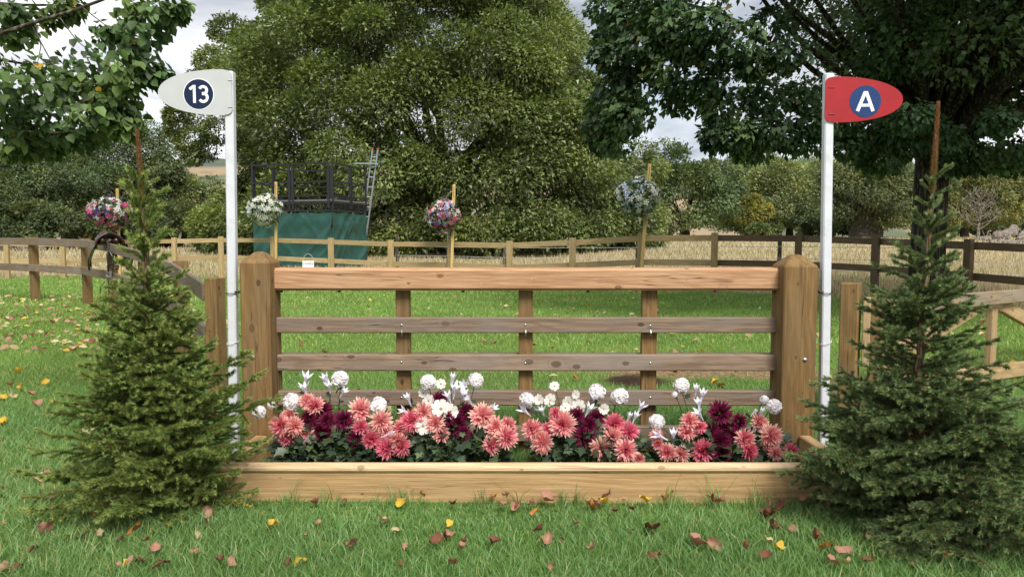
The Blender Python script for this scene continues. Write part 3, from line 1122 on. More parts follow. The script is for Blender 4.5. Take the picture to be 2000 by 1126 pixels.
# ------------------------------------------------------------------ saddle and bridle on the wing fence
def make_saddle():
    a, b = lw_t[2], lw_t[4]
    u = (lw_t[4] - lw_t[3]).normalized()
    v = Vector((-u.y, u.x, 0)).normalized()                                # to the back right of the rail
    c = lw_t[3] + u * 0.22 + Vector((0, 0, 0.07))
    root = thing('saddle', 'brown leather horse saddle hung over the left fence rail', 'saddle', (c.x, c.y, c.z))
    M = Matrix((u, v, Vector((0, 0, 1)))).transposed().to_4x4()
    M.translation = c

    def shell(name, us, prof, mat, th):
        vs, fs = [], []
        n = len(prof(us[0]))
        for uu in us:
            vs += [(p[2] if len(p) > 2 else uu, p[0], p[1]) for p in prof(uu)]
        for i in range(len(us) - 1):
            for j in range(n - 1):
                fs.append((i * n + j, i * n + j + 1, (i + 1) * n + j + 1, (i + 1) * n + j))
        me = bpy.data.meshes.new(name)
        me.from_pydata(vs, [], fs)
        bm = bmesh.new()
        bm.from_mesh(me)
        bmesh.ops.recalc_face_normals(bm, faces=bm.faces[:])
        bmesh.ops.solidify(bm, geom=bm.faces[:], thickness=th)
        bm.to_mesh(me)
        bm.free()
        return link(name, me, mat, root, M, smooth=True)

    def seat(uu):
        t = uu / 0.24
        zt = 0.10 + 0.075 * t * t + (0.02 if t < 0 else 0) * -t
        hw = 0.17 + 0.035 * t
        return [(hw * math.sin(a_), zt - 0.13 * (1 - math.cos(a_)) - 0.05 * abs(math.sin(a_))) for a_ in np.linspace(-1.75, 1.75, 15)]
    shell('seat', np.linspace(-0.25, 0.25, 14), seat, MATS['leather_brown'], 0.025)
    for s in (-1, 1):
        MB().tube([M @ Vector((q, s * 0.095, 0.02 + 0.03 * abs(q) * 4)) for q in np.linspace(-0.23, 0.23, 8)], [.03, .06, .066, .066, .066, .066, .06, .03], 10).build('panel', MATS['leather_brown'], root, smooth=True)

        def flap(uu, s=s):
            t = (uu + 0.2) / 0.4
            dn = 0.43 * (0.55 + 0.45 * math.sin(math.pi * min(1, t * 0.95 + 0.08)))
            return [(s * (0.15 + 0.13 * math.sin(k * 1.5) + 0.03 * math.sin(uu * 9)), 0.0 - dn * k, uu + 0.1 * k) for k in np.linspace(0, 1, 9)]
        shell('flap', np.linspace(-0.2, 0.2, 9), flap, MATS['leather_black' if s < 0 else 'leather_brown'], 0.012)
        pts = [M @ Vector((0.05, s * q, z)) for q, z in ((0.16, 0.0), (0.255, -0.2), (0.25, -0.36))]
        le = MB()
        le.tube(pts, 0.014, 5)
        le.build('stirrup_leather', MATS['leather_black'], root)
    # girth straps and bridle hanging towards the lawn
    br = thing('bridle', 'black leather bridle straps dangling below the saddle', 'bridle', (c.x, c.y, c.z - 0.3))

    def strap(pts, r=0.011, name='strap', mat='leather_black'):
        MB().tube([at(px, py, 11.05 + d) for px, py, d in pts], r, 6).build(name, MATS[mat], br, smooth=True)
    strap([(211, 474, 0.1), (213, 487, 0), (219, 500, -.03), (223, 510, -.03)], 0.016)
    strap([(210, 478, 0.05), (209, 500, 0), (211, 516, 0), (212, 535, 0)], 0.012)
    strap([(210, 520, 0), (219, 513, -.04), (232, 520, -.05), (231, 525, -.05), (219, 523, -.02), (210, 521, 0)], 0.013, 'noseband')
    strap([(219, 502, 0), (221, 520, 0), (220, 540, 0)], 0.008)
    strap([(213, 530, 0), (212, 552, 0), (215, 575, 0), (213, 590, 0), (206, 582, 0.02)], 0.008)
    strap([(209, 545, 0), (197, 560, 0), (195, 580, 0), (202, 596, 0.02)], 0.006)
    ring = [at(212 + 4 * math.cos(t), 536 + 4 * math.sin(t), 11.0) for t in np.linspace(0, 6.28, 13)]
    MB().tube(ring, 0.005, 5, cap=False).build('bit_ring', MATS['steel'], br)


make_saddle()


# ------------------------------------------------------------------ hanging baskets
def blossom_mesh(n=5):
    vs, fs = [(0, 0, 0.1)], []
    for k in range(n):
        a = k * 6.2832 / n
        for da, r, z in ((-.42, .75, 0.1), (0, 1.0, .0), (.42, .75, .1)):
            vs.append((r * math.cos(a + da), r * math.sin(a + da), z))
        b = 1 + k * 3
        fs.append((0, b, b + 1, b + 2))
    return vs, fs


BL = blossom_mesh()


def basket(px, py, r_px, Y, label, pal, squash=0.95):
    c = at(px, py, Y)
    R = r_px / FPX * Y
    root = thing('hanging_basket', label, 'flower basket', (c.x, c.y, c.z - R * 0.6), 'hanging flower baskets along the fence')
    # liner bowl
    n = 14
    prof = [(0.02, -.62), (.3, -.58), (.5, -.4), (.6, -.12), (.62, .05), (.56, .12), (0.02, .16)]
    vs = [(c.x + R * a * math.cos(t * 6.2832 / n), c.y + R * a * math.sin(t * 6.2832 / n), c.z + R * z) for a, z in prof for t in range(n)]
    fs = [(k * n + t, k * n + (t + 1) % n, (k + 1) * n + (t + 1) % n, (k + 1) * n + t) for k in range(len(prof) - 1) for t in range(n)]
    MB().add(vs, fs).build('liner', MATS['moss_liner'], root, smooth=True)
    N = 700
    d = rnd_dir(N)
    rr_ = R * (0.55 + 0.42 * RNG.random(N))
    P = np.array(c) + d * rr_[:, None] * np.array([1, 1, squash])
    g = np.array([0.08, 0.13, 0.045]) * (0.6 + 0.9 * RNG.random((N, 1)))
    V, F_, C = scatter(P, d + rnd_dir(N) * 0.9, d + rnd_dir(N), R * 0.26, LEAF_WIDE, g)
    o = link('foliage', np_me('foliage', V, F_, C), MATS['plant_leaf'], root)
    o['kind'] = 'stuff'
    N = 340
    d = rnd_dir(N)
    idx = RNG.choice(len(pal), N, p=[p_[3] for p_ in pal])
    colr = np.array([p_[:3] for p_ in pal])[idx] * (0.75 + 0.4 * RNG.random((N, 1)))
    zb = np.array([p_[4] for p_ in pal])[idx]                              # where on the ball that colour sits
    d = unit(d + np.stack([0 * zb, 0 * zb, zb], 1))
    lump = 1 + 0.14 * np.sin(d[:, 0] * 4.1 + px) * np.sin(d[:, 2] * 3.7 + px * .3) + 0.1 * (RNG.random(N) < 0.12)
    P = np.array(c) + d * (R * lump * (0.86 + 0.16 * RNG.random(N)))[:, None] * np.array([1, 1, squash])
    Nn = unit(d + rnd_dir(N) * 0.5)
    V, F_, C = scatter(P, np.cross(Nn, rnd_dir(N)), Nn, R * (0.13 + 0.06 * RNG.random(N)), BL, colr)
    o = link('blossoms', np_me('blossoms', V, F_, C), MATS['petal'], root)
    o['kind'] = 'stuff'
    ch = MB()
    hook = c + Vector((0, 0, R * 1.45))
    for k in range(3):
        a = k * 2.094 + 0.4
        ch.tube([c + Vector((R * .6 * math.cos(a), R * .6 * math.sin(a), R * 0.05)), hook], 0.006, 4)
    ch.build('chains', MATS['iron_dark'], root)
    return hook


WHT, BLU, PNK, PUR = (0.74, 0.76, 0.72), (0.50, 0.58, 0.80), (0.58, 0.12, 0.24), (0.10, 0.05, 0.26)
CRM = (0.68, 0.72, 0.50)
BK = [
    (211, 416, 37, 21.7, 'oval basket of pink, white and purple flowers above the saddle', [(*PNK, .45, -.35), (*WHT, .33, .3), (*PUR, .22, 0)], (229, 368, 232, 460, 21.8), 0.78),
    (516, 411, 31, 20.6, 'round basket of cream white flowers by the green platform', [(*WHT, .6, 0), (*CRM, .3, 0), (*BLU, .1, 0)], (539, 355, 539, 462, 20.8), 0.95),
    (865, 422, 32, 18.1, 'round basket of red, white and violet flowers in front of the chestnut', [((0.55), .12, .16, .33, -.2), (*WHT, .37, .1), ((.38), .33, .6, .2, .4), (*PUR, .1, -.3)], (887, 360, 884, 462, 18.2), 0.97),
    (1246, 385, 39, 15.6, 'round basket of pale blue and white flowers nearest the right', [((.62), .70, .88, .42, .15), (*WHT, .38, -.1), (*CRM, .20, 0)], (1269, 320, 1258, 460, 15.7), 0.92),
]
PLB = ['thin yellow pole with bracket holding the pink and purple basket', 'thin yellow pole with bracket holding the cream white basket', 'thin yellow pole with bracket holding the red and violet basket', 'leaning thin pole with bracket holding the pale blue basket']
for (px, py, r, Y, lab, pal, pole, sq), pl in zip(BK, PLB):
    hook = basket(px, py, r, Y, lab, pal, sq)
    a, b = at(pole[0], pole[1], pole[4]), at(pole[2], pole[3], pole[4])
    b = b + (b - a) * ((b.z + 0.05) / (a.z - b.z))
    root = thing('basket_pole', pl, 'pole', (b.x, b.y, 0), 'poles carrying the flower baskets')
    MB().box((0, 0, 0), ((a - b).length, 0.07, 0.05)).build('pole', MATS['wood_pole'], root, frame(b, a, (0, 1, 0)), bev=0.004)
    k = MB()
    t = lerp(a, b, 0.03)
    e = Vector((hook.x, hook.y, hook.z + 0.05))
    s = lerp(a, b, max(0.05, (a.z - hook.z - 0.05) / (a.z - b.z)))
    k.tube([s, e], 0.012, 5)
    k.tube([t, lerp(s, e, 0.85)], 0.010, 5)
    k.tube([lerp(a, b, 0.02), lerp(a, b, 0.13)], 0.03, 4)
    k.build('bracket', MATS['iron_dark'], root)


# ------------------------------------------------------------------ trees
def limb(a, b, r0, r1, sag=0.0, n=7, wob=0.06):
    a, b = np.array(a, float), np.array(b, float)
    L = np.linalg.norm(b - a)
    t = np.linspace(0, 1, n)[:, None]
    p = a + (b - a) * t + np.array([0, 0, 1.0]) * (sag * L * np.sin(t * math.pi))
    p[1:-1] += RNG.normal(size=(n - 2, 3)) * wob * L * 0.25
    return p, r0 + (r1 - r0) * np.linspace(0, 1, n) ** 0.8


def crown_mesh(clumps, per, size, tmpl, base, flat=0.72, var=0.35, yellow=0.15, droop=0.5, centre=None, shell=0.55, cols2=None, inner=1.0):
    Ps, Ds, Ns, Ss, Cs = [], [], [], [], []
    base = np.array(base)
    for (c, r) in clumps:
        c = np.array(c, float)
        n = max(6, int(per * inner * (0.7 + 0.6 * RNG.random())))
        d = rnd_dir(n)
        out = unit(c - centre) if centre is not None else np.array([0, 0, 1.0])
        flip = (d @ out) < -0.35
        d[flip] = -d[flip]
        rr_ = shell + (1 - shell) * RNG.random(n) ** 0.7
        sc = np.array([1.0, 1.0, flat]) * r
        P = c + d * rr_[:, None] * sc * (0.85 + 0.3 * RNG.random((n, 1)))
        D = d * 0.8 + out * 0.35 + np.array([0, 0, -droop]) + RNG.normal(size=(n, 3)) * 0.5
        N = d * 0.7 + np.array([0, 0, 0.9]) + RNG.normal(size=(n, 3)) * 0.55
        tone = 1 + var * (RNG.random() - 0.5) * 1.3
        hue = yellow * RNG.random() ** 2
        cc = base * tone * (1 + hue * np.array([1.6, 0.9, 0.1]))
        C = cc[None] * (1 + var * (RNG.random((n, 1)) - 0.5) * 1.6)
        if cols2 is not None:
            q = RNG.random(n) < cols2[1]
            C[q] = np.array(cols2[0]) * (0.7 + 0.6 * RNG.random((q.sum(), 1)))
        Ps.append(P); Ds.append(D); Ns.append(N); Cs.append(C)
        Ss.append(size * (0.65 + 0.7 * RNG.random(n)))
    return scatter(np.concatenate(Ps), np.concatenate(Ds), np.concatenate(Ns), np.concatenate(Ss), tmpl, np.concatenate(Cs))


def ell_clumps(n, c, R, rr_, zmin=None, lo=0.72, hi=1.0, front=0.0):
    """clump centres through the outer part of an ellipsoid, a few inside"""
    out = []
    c, R = np.array(c, float), np.array(R, float)
    while len(out) < n:
        d = rnd_dir(1)[0]
        if front and d[1] > 0.35 and RNG.random() < front:
            continue
        k = lo + (hi - lo) * RNG.random() if RNG.random() > 0.15 else 0.35 + 0.4 * RNG.random()
        p = c + d * R * k
        if zmin is not None and p[2] < zmin + 0.5 * RNG.random():
            continue
        out.append((p, rr_ * (0.65 + 0.7 * RNG.random())))
    return out


def build_tree(name, label, x, y, trunk_r, fork, clumps, per, size, tmpl, base, mat, barkm, group=None, own=None, nlimb=16, droop=0.5, cat='tree', centre=None, sides=9, **kw):
    g = float(gz(x, y)) if y < 1500 else 0
    root = thing(name, label, cat, (x, y, g), group)
    ctr = np.array(centre if centre is not None else np.mean([c for c, _ in clumps], 0))
    lst = []
    nz = 7
    tz = np.linspace(-0.3, fork, nz)
    px = x + 0.05 * trunk_r * np.cumsum(RNG.normal(size=nz))
    tp = np.stack([px, y + 0 * tz, g + tz], 1)
    fl = trunk_r * (1.0 + 0.5 * np.exp(-np.maximum(tz, 0) / (trunk_r * 1.6)))
    fl[-1] *= 0.9
    lst.append((tp, fl))
    order = RNG.permutation(own or len(clumps))[:nlimb]
    topc = tp[-1]
    for i in order:
        c = np.array(clumps[i][0])
        st = topc - np.array([0, 0, RNG.random() * fork * 0.25])
        mid = lerp(st, c, 0.45) + np.array([0, 0, 0.12 * np.linalg.norm(c - st) * (RNG.random() - 0.1)])
        p1, r1 = limb(st, mid, trunk_r * 0.42 * (0.6 + 0.5 * RNG.random()), trunk_r * 0.18, 0.06)
        p2, r2 = limb(mid, c, trunk_r * 0.18, trunk_r * 0.03, 0.03)
        lst.append((np.concatenate([p1, p2[1:]]), np.concatenate([r1, r2[1:]])))
    V, F_ = tubes(lst, sides)
    link('trunk', np_me('trunk', V, F_, smooth=True), MATS[barkm], root)
    V, F_, C = crown_mesh(clumps, per, size, tmpl, base, droop=droop, centre=ctr, **kw)
    link('crown', np_me('crown', V, F_, C), MATS[mat], root)
    return root


# the big sweet chestnut
CH = np.array([-5.9, 46.0, 4.8])
cl = ell_clumps(680, CH, (15.0, 11.5, 15.0), 1.5, zmin=0.7, lo=0.70, hi=1.0, front=0.75)
CHL = ([-200, 0, 60, 110, 170, 230, 300, 340, 400, 520], [500, 485, 455, 415, 385, 440, 445, 430, 410, 405])
CHR = ([-200, 0, 60, 180, 330, 420, 520], [1060, 1110, 1150, 1205, 1285, 1290, 1270])
keep = []
for c_, r_ in cl:
    x_, y_, k_ = pix(c_)
    if np.interp(y_, *CHL) + 0.95 * r_ * k_ < x_ < np.interp(y_, *CHR) - 1.0 * r_ * k_:
        keep.append((c_, r_))
cl = keep
for k in range(46):
    a_ = math.pi * (1.0 + k / 45)
    cl.append((np.array((CH[0] + 1.0 + 13.0 * math.cos(a_), 46 + 10.6 * math.sin(a_), 1.1 + 1.2 * random.random())), 1.2))
for px, py, r in ((352, 250, .9), (372, 272, 1.0), (395, 235, 1.1), (345, 225, .7), (410, 290, 1.0), (385, 305, .8), (430, 255, 1.2), (362, 195, 1.0), (420, 120, 1.2), (400, 160, 1.2),
                  (450, 60, 1.2), (1270, 330, 1.2), (1265, 420, 1.3), (1240, 300, 1.3), (1215, 200, 1.2), (1190, 140, 1.2), (1225, 450, 1.3), (1150, 460, 1.3), (1080, 455, 1.2), (980, 440, 1.3), (420, 440, 1.4), (460, 455, 1.4)):
    cl.append((np.array(at(px, py, 43 + 4 * random.random())), r))
build_tree('chestnut_tree', 'huge spreading sweet chestnut behind the green platform, its crown filling the middle', CH[0] + 1.9, 46.0, 1.15, 3.4, cl, 960, 0.225, LEAF_TRI,
           (0.108, 0.144, 0.048), 'chestnut_leaf', 'bark_dark', nlimb=14, droop=0.45, centre=CH, flat=0.70, var=0.8, yellow=0.3, cols2=((0.22, 0.24, 0.085), 0.16))

# lime tree on the right, near
LI = np.array([6.85, 12.0, 5.9])
cl = ell_clumps(480, LI, (5.7, 5.4, 3.3), 0.6, zmin=2.95, lo=0.5, hi=1.0, front=0.45)
cl = [q for q in cl if not (q[0][1] > 12.0 and q[0][0] < 5.6)]  # back left of the crown left out so sun reaches the basket
LB = ([1100, 1150, 1200, 1260, 1300, 1380, 1415, 1450, 1500, 1550, 1600, 1700, 1780, 1900, 2000, 2400], [300, 320, 330, 275, 225, 262, 300, 290, 250, 258, 285, 305, 325, 325, 315, 315])
LF = ([-400, 0, 80, 160, 240, 330], [1150, 1165, 1160, 1190, 1160, 1150])
keep = []
for c_, r_ in cl:
    x_, y_, k_ = pix(c_)
    if y_ + 0.95 * r_ * k_ < np.interp(x_, *LB) - 4 and x_ - 1.0 * r_ * k_ > np.interp(y_, *LF):
        keep.append((c_, r_))
BP = np.array(at(1246, 385, 15.6))
cl = [q for q in keep if np.linalg.norm(np.cross(q[0] - BP, np.array(SUN_DIR))) > q[1] + 0.45]  # crown opened along the sun's path to light the pale blue basket
NOWN = len(cl)
for px, py, Y in ((1290, 60, 10), (1325, 95, 9.5), (1275, 130, 10), (1340, 165, 9.6), (1400, 120, 9.2), (1385, 60, 9), (1450, 90, 9), (1430, 170, 9.4), (1480, 140, 9.2), (1500, 205, 9.6), (1250, 30, 10), (1300, 10, 9.5), (1220, 190, 10.2), (1250, 235, 10.4), (1540, 120, 9), (1180, 255, 10.5), (1210, 290, 10.5), (1195, 210, 11), (1235, 235, 10), (1185, 290, 11), (1408, 280, 9.5), (1440, 270, 9.5), (1470, 300, 9.8), (1500, 262, 9.5), (1530, 270, 10), (1195, 120, 10), (1230, 160, 10),
                  (1200, 90, 11), (1190, 30, 10), (1230, 60, 10), (1270, 195, 10), (1310, 150, 9.6), (1260, 100, 9.6), (1345, 205, 10), (1300, 60, 9.5), (1690, 305, 11), (1720, 320, 11), (1900, 320, 11), (1960, 310, 10.8), (1650, 290, 10.6),
                  (1560, 285, 10.2), (1595, 255, 10), (1380, 190, 9.6), (1420, 225, 9.6), (1345, 110, 9.4), (1560, 200, 10), (1740, 270, 10.2), (1840, 280, 10), (1780, 240, 9.6), (1950, 250, 9.6), (1880, 300, 11), (1925, 305, 11), (1990, 295, 11), (1860, 325, 11.5), (1940, 325, 11.5), (1985, 320, 11.5), (2030, 300, 11), (1700, 262, 10.8), (1660, 275, 10.8), (1735, 285, 11), (1640, 245, 10.5), (1770, 300, 11.2)):
    cl.append((np.array(at(px, py - 14, Y)), 0.24 + 0.16 * random.random()))
build_tree('lime_tree', 'dark leaved lime tree with black trunk behind the red flag', 6.72, 12.0, 0.255, 2.7, cl, 330, 0.088, LEAF_KITE,
           (0.050, 0.090, 0.037), 'lime_leaf', 'bark_dark', nlimb=75, own=NOWN, droop=0.75, centre=LI - np.array([0, 0, 2.0]), var=0.6, yellow=0.3, sides=8, cols2=((0.13, 0.11, 0.03), 0.02))

# lime tree at the left: its trunk stands outside the picture, one side of the crown reaches in
cl = []
LL = np.array([-6.6, 5.3, 4.2])
for px, py, Y, r in ((20, 215, 4.6, .22), (70, 175, 4.5, .24), (120, 140, 4.7, .24), (175, 110, 4.6, .22), (220, 130, 4.5, .2), (250, 90, 4.7, .18), (270, 50, 4.6, .18), (310, 25, 4.6, .14), (335, 15, 4.6, .1), (280, 130, 4.6, .13), (300, 150, 4.6, .09),
                     (60, 250, 4.8, .22), (120, 230, 4.6, .25), (175, 200, 4.5, .22), (220, 215, 4.6, .17), (235, 240, 4.6, .12), (20, 150, 4.4, .22), (30, 60, 5.0, .14), (90, 20, 5.2, .16), (130, 10, 5.2, .12), (20, 20, 4.9, .14),
                     (150, 255, 4.7, .17), (90, 275, 4.7, .14), (30, 275, 4.6, .16), (190, 160, 4.7, .2), (150, 175, 4.8, .24), (80, 130, 4.8, .22), (230, 180, 4.6, .15), (-40, 200, 4.6, .3), (-60, 100, 4.8, .3), (-30, 20, 5, .3), (-90, 260, 4.8, .3), (205, 60, 4.7, .14), (255, 20, 4.8, .14)):
    cl.append((np.array(at(px, py, Y)), r))
cl += ell_clumps(18, LL + np.array([-.4, 0, 1.0]), (2.6, 2.6, 1.9), 0.45, zmin=2.3)
lt = build_tree('lime_tree', 'lime tree whose leafy drooping branches hang into the upper left corner', -6.6, 5.3, 0.2, 2.4, cl, 105, 0.056, LEAF_HEART,
                (0.052, 0.095, 0.030), 'lime_leaf', 'bark_dark', nlimb=10, droop=0.9, centre=LL + np.array([0, 0, 1.0]), var=0.6, yellow=0.5, sides=7, cols2=((0.45, 0.27, 0.03), 0.012), shell=0.2)
bl = [[at(-140, 130, 4.7), at(0, 66, 4.7), at(80, 40, 4.68), at(140, 22, 4.66), at(200, 0, 4.64), at(260, -30, 4.6)], [at(-60, 250, 4.6), at(60, 257, 4.5), at(110, 259, 4.48), at(154, 255, 4.46)],
      [at(60, 46, 4.7), at(100, 120, 4.62), at(150, 190, 4.6), at(185, 220, 4.6)], [at(115, 32, 4.67), at(150, 80, 4.65), at(215, 130, 4.6)], [at(160, 14, 4.65), at(200, 45, 4.6), at(260, 95, 4.6)], [at(68, 44, 4.7), at(80, 90, 4.6), at(70, 140, 4.6)]]
V, F_ = tubes([(p_, np.linspace(.014, .007, len(p_))) if i == 0 else (p_, np.linspace(.008 if i == 1 else .004, .002, len(p_))) for i, p_ in enumerate(bl)], 6)
link('branch', np_me('branch', V, F_, smooth=True), MATS['bark_grey'], lt)


# background trees
def far_tree(label, px, base_y, Y, w_px, top_py, base, per=300, ncl=85, size=0.25, zb=0.1, trunk=0.35, name='broadleaf_tree', cols2=None, barkm='bark_dark', ry=0.75, nlimb=14):
    x = (px - 1000) * Y / FPX
    g = float(gz(x, Y))
    zt = at(px, top_py, Y).z
    rx = w_px / 2 / FPX * Y
    hc = (zt - g)
    c = np.array([x, Y, g + hc * (0.5 + zb * 0.5)])
    R = np.array([rx, rx * ry, hc * (0.5 - zb * 0.5)])
    cr = 0.21 * (rx + hc / 2) / 2 * 1.2
    cl = ell_clumps(int(ncl * 0.55), c - np.array([0, 0, R[2] * 0.12]), R * np.array([0.86, 0.86, 0.8]), cr, zmin=g + 0.3, lo=0.6, front=0.5)
    for k in range(4):
        off = np.array([R[0] * (-0.6 + 0.4 * k + RNG.normal() * 0.12), -R[1] * 0.3 * RNG.random(), R[2] * (0.42 - 0.22 * abs(k - 1.5) + 0.12 * RNG.normal())])
        cl += ell_clumps(int(ncl * 0.13), c + off, R * (0.36 + 0.12 * RNG.random()), cr * 0.85, zmin=g + 0.3, lo=0.6, front=0.5)
    build_tree(name, label, x, Y, trunk, max(1.0, hc * (0.12 + zb)), cl, per, size * (0.6 + Y / 140), LEAF_TRI, base, 'far_leaf', barkm, 'trees round the far edge of the meadow', nlimb=nlimb, centre=c, var=0.5, yellow=0.4, sides=6, cols2=cols2, droop=0.3)


DG, MG, PG = (0.105, 0.145, 0.078), (0.148, 0.190, 0.092), (0.180, 0.215, 0.108)  # far foliage greens, lightened and greyed to stand in for distance haze
far_tree('dark broad tree at the far left edge behind the fence', 40, 460, 52, 330, 288, DG, ncl=110)
far_tree('tall dark tree rising behind the left spruce tip', 215, 460, 60, 300, 196, DG, ncl=130, zb=0.12)
far_tree('dense dark tree between the pink basket and the left spruce', 130, 460, 56, 240, 262, (0.095, 0.13, 0.065), ncl=90)
far_tree('low rounded pale green tree left of the white flag pole', 365, 460, 62, 190, 330, PG, ncl=80)
far_tree('leafy bush tree low beside the chestnut skirt on the left', 330, 462, 50, 150, 385, MG, ncl=50, zb=0.0)
far_tree('small dark bush under the left trees', 60, 462, 46, 220, 400, (0.085, 0.115, 0.058), ncl=60, zb=0.0)
far_tree('small dark bush behind the left spruce', 235, 462, 47, 170, 405, (0.085, 0.115, 0.058), ncl=50, zb=0.0)
far_tree('dark green rounded tree behind the pale blue basket', 1335, 455, 58, 230, 290, (0.105, 0.15, 0.075), ncl=110, zb=0.02)
far_tree('green tree on the skyline just right of the rounded tree', 1455, 450, 92, 220, 285, MG, ncl=90)
far_tree('spreading mid green tree left of the red flag pole', 1540, 455, 80, 200, 312, PG, ncl=100, zb=0.1)
far_tree('tall tree far behind the right flag pole', 1600, 450, 100, 260, 285, MG, ncl=100)
far_tree('dark green bank of a tree at the wood edge behind the yellow sapling', 1480, 455, 105, 240, 345, MG, ncl=80, zb=0.0)
far_tree('big old oak with thick grey trunk left of the lime trunk', 1690, 455, 66, 250, 300, (0.115, 0.145, 0.078), ncl=120, zb=0.13, trunk=1.1, name='oak_tree', barkm='bark_grey', nlimb=26)
far_tree('yellowish oak right of the lime trunk', 1880, 455, 70, 230, 318, (0.155, 0.175, 0.075), ncl=100, zb=0.1, name='oak_tree', cols2=((0.2, 0.17, 0.05), 0.2))
far_tree('large grey green tree at the far right edge', 1985, 455, 82, 240, 296, PG, ncl=100)
far_tree('green tree between the two oaks at the back', 1790, 455, 95, 240, 305, MG, ncl=90)
far_tree('small yellow sapling standing alone in the far field', 1462, 447, 76, 74, 374, (0.225, 0.225, 0.07), ncl=44, zb=0.22, trunk=0.16, name='yellow_tree')
far_tree('low green bush just right of the yellow sapling', 1490, 455, 70, 56, 432, MG, ncl=26, zb=0.0, name='bush')
far_tree('dark thicket low under the oak trunk', 1620, 456, 74, 140, 412, DG, ncl=50, zb=0.0, name='bush')
far_tree('leafy thicket low behind the dead tree', 1940, 456, 84, 180, 400, MG, ncl=50, zb=0.0, name='bush')
far_tree('distant hedgerow tree in the gap beside the number flag', 385, 440, 150, 90, 345, (0.11, 0.13, 0.06), ncl=40, zb=0.0)


def dead_tree():
    Y = 60
    x = (1908 - 1000) * Y / FPX
    g = float(gz(x, Y))
    root = thing('dead_tree', 'bare whitened dead tree in front of the oaks on the right', 'tree', (x, Y, g))
    zt = at(1908, 382, Y).z
    lst = [limb((x, Y, g - 0.1), (x, Y, zt), 0.17, 0.03, wob=0.02)]
    for k in range(34):
        z = g + 0.9 + (zt - g - 1.0) * (k / 34)
        a = k * 2.4
        L = 1.9 * (1 - 0.5 * k / 34)
        e = (x + L * math.cos(a), Y + L * math.sin(a), z + L * (0.45 + 0.5 * random.random()))
        p_, r_ = limb((x, Y, z), e, 0.05, 0.012, -0.08)
        lst.append((p_, r_))
        for t in (3, 4, 5):
            q = p_[t] + RNG.normal(size=3) * 0.3 + np.array([0, 0, 0.45])
            lst.append(limb(p_[t], q, 0.022, 0.008, n=4))
    V, F_ = tubes(lst, 5)
    link('trunk', np_me('trunk', V, F_, smooth=True), MATS['bark_dead'], root)


dead_tree()


def old_log(label, px, py, Y, L, r, yaw, seed, tiltz=0.0):
    rr_ = np.random.default_rng(seed)
    c = at(px, py, Y)
    g = float(gz(c.x, Y))
    d = np.array([math.cos(yaw), math.sin(yaw), tiltz])
    t = np.linspace(-0.5, 0.5, 10)
    p_ = np.array([c.x, Y, g + r * 0.7 + abs(tiltz) * L / 2]) + d * (t * L)[:, None] + rr_.normal(size=(10, 3)) * r * 0.16
    V, F_ = tube(p_, r * (0.7 + 0.5 * rr_.random(10)), 12)
    V += rr_.normal(size=V.shape) * r * 0.09
    root = thing('fallen_log', label, 'log', (c.x, Y, g), 'old fallen logs in the meadow')
    m_ = MB()
    m_.v = [tuple(v) for v in V]
    m_.f = [tuple(int(i) for i in f) for f in F_] + [tuple(range(11, -1, -1)), tuple(range(len(V) - 12, len(V)))]
    m_.build('trunk', MATS['bark_dead'], root, smooth=False)
    st = MB()
    for k in range(4):
        q = p_[rr_.integers(1, 9)]
        st.tube([q, q + rr_.normal(size=3) * r * 1.2 + np.array([0, 0, r * 1.6])], [r * 0.25, r * 0.05], 6)
    st.build('stub', MATS['bark_dead'], root)


old_log('long silvery fallen log at the right edge of the meadow', 1975, 470, 46, 3.0, 0.22, 0.15, 1)
old_log('twisted grey stump heap beside the dead tree', 1968, 455, 55, 2.4, 0.36, 0.5, 2, 0.25)
old_log('small pale broken log under the dead tree', 1928, 458, 57, 1.3, 0.24, 0.1, 3)
old_log('upright broken grey log at the right border', 2003, 455, 52, 1.6, 0.2, 0.4, 4, 0.9)
old_log('grey brush log at the far left behind the fence', 35, 458, 44, 2.6, 0.35, 0.1, 5)


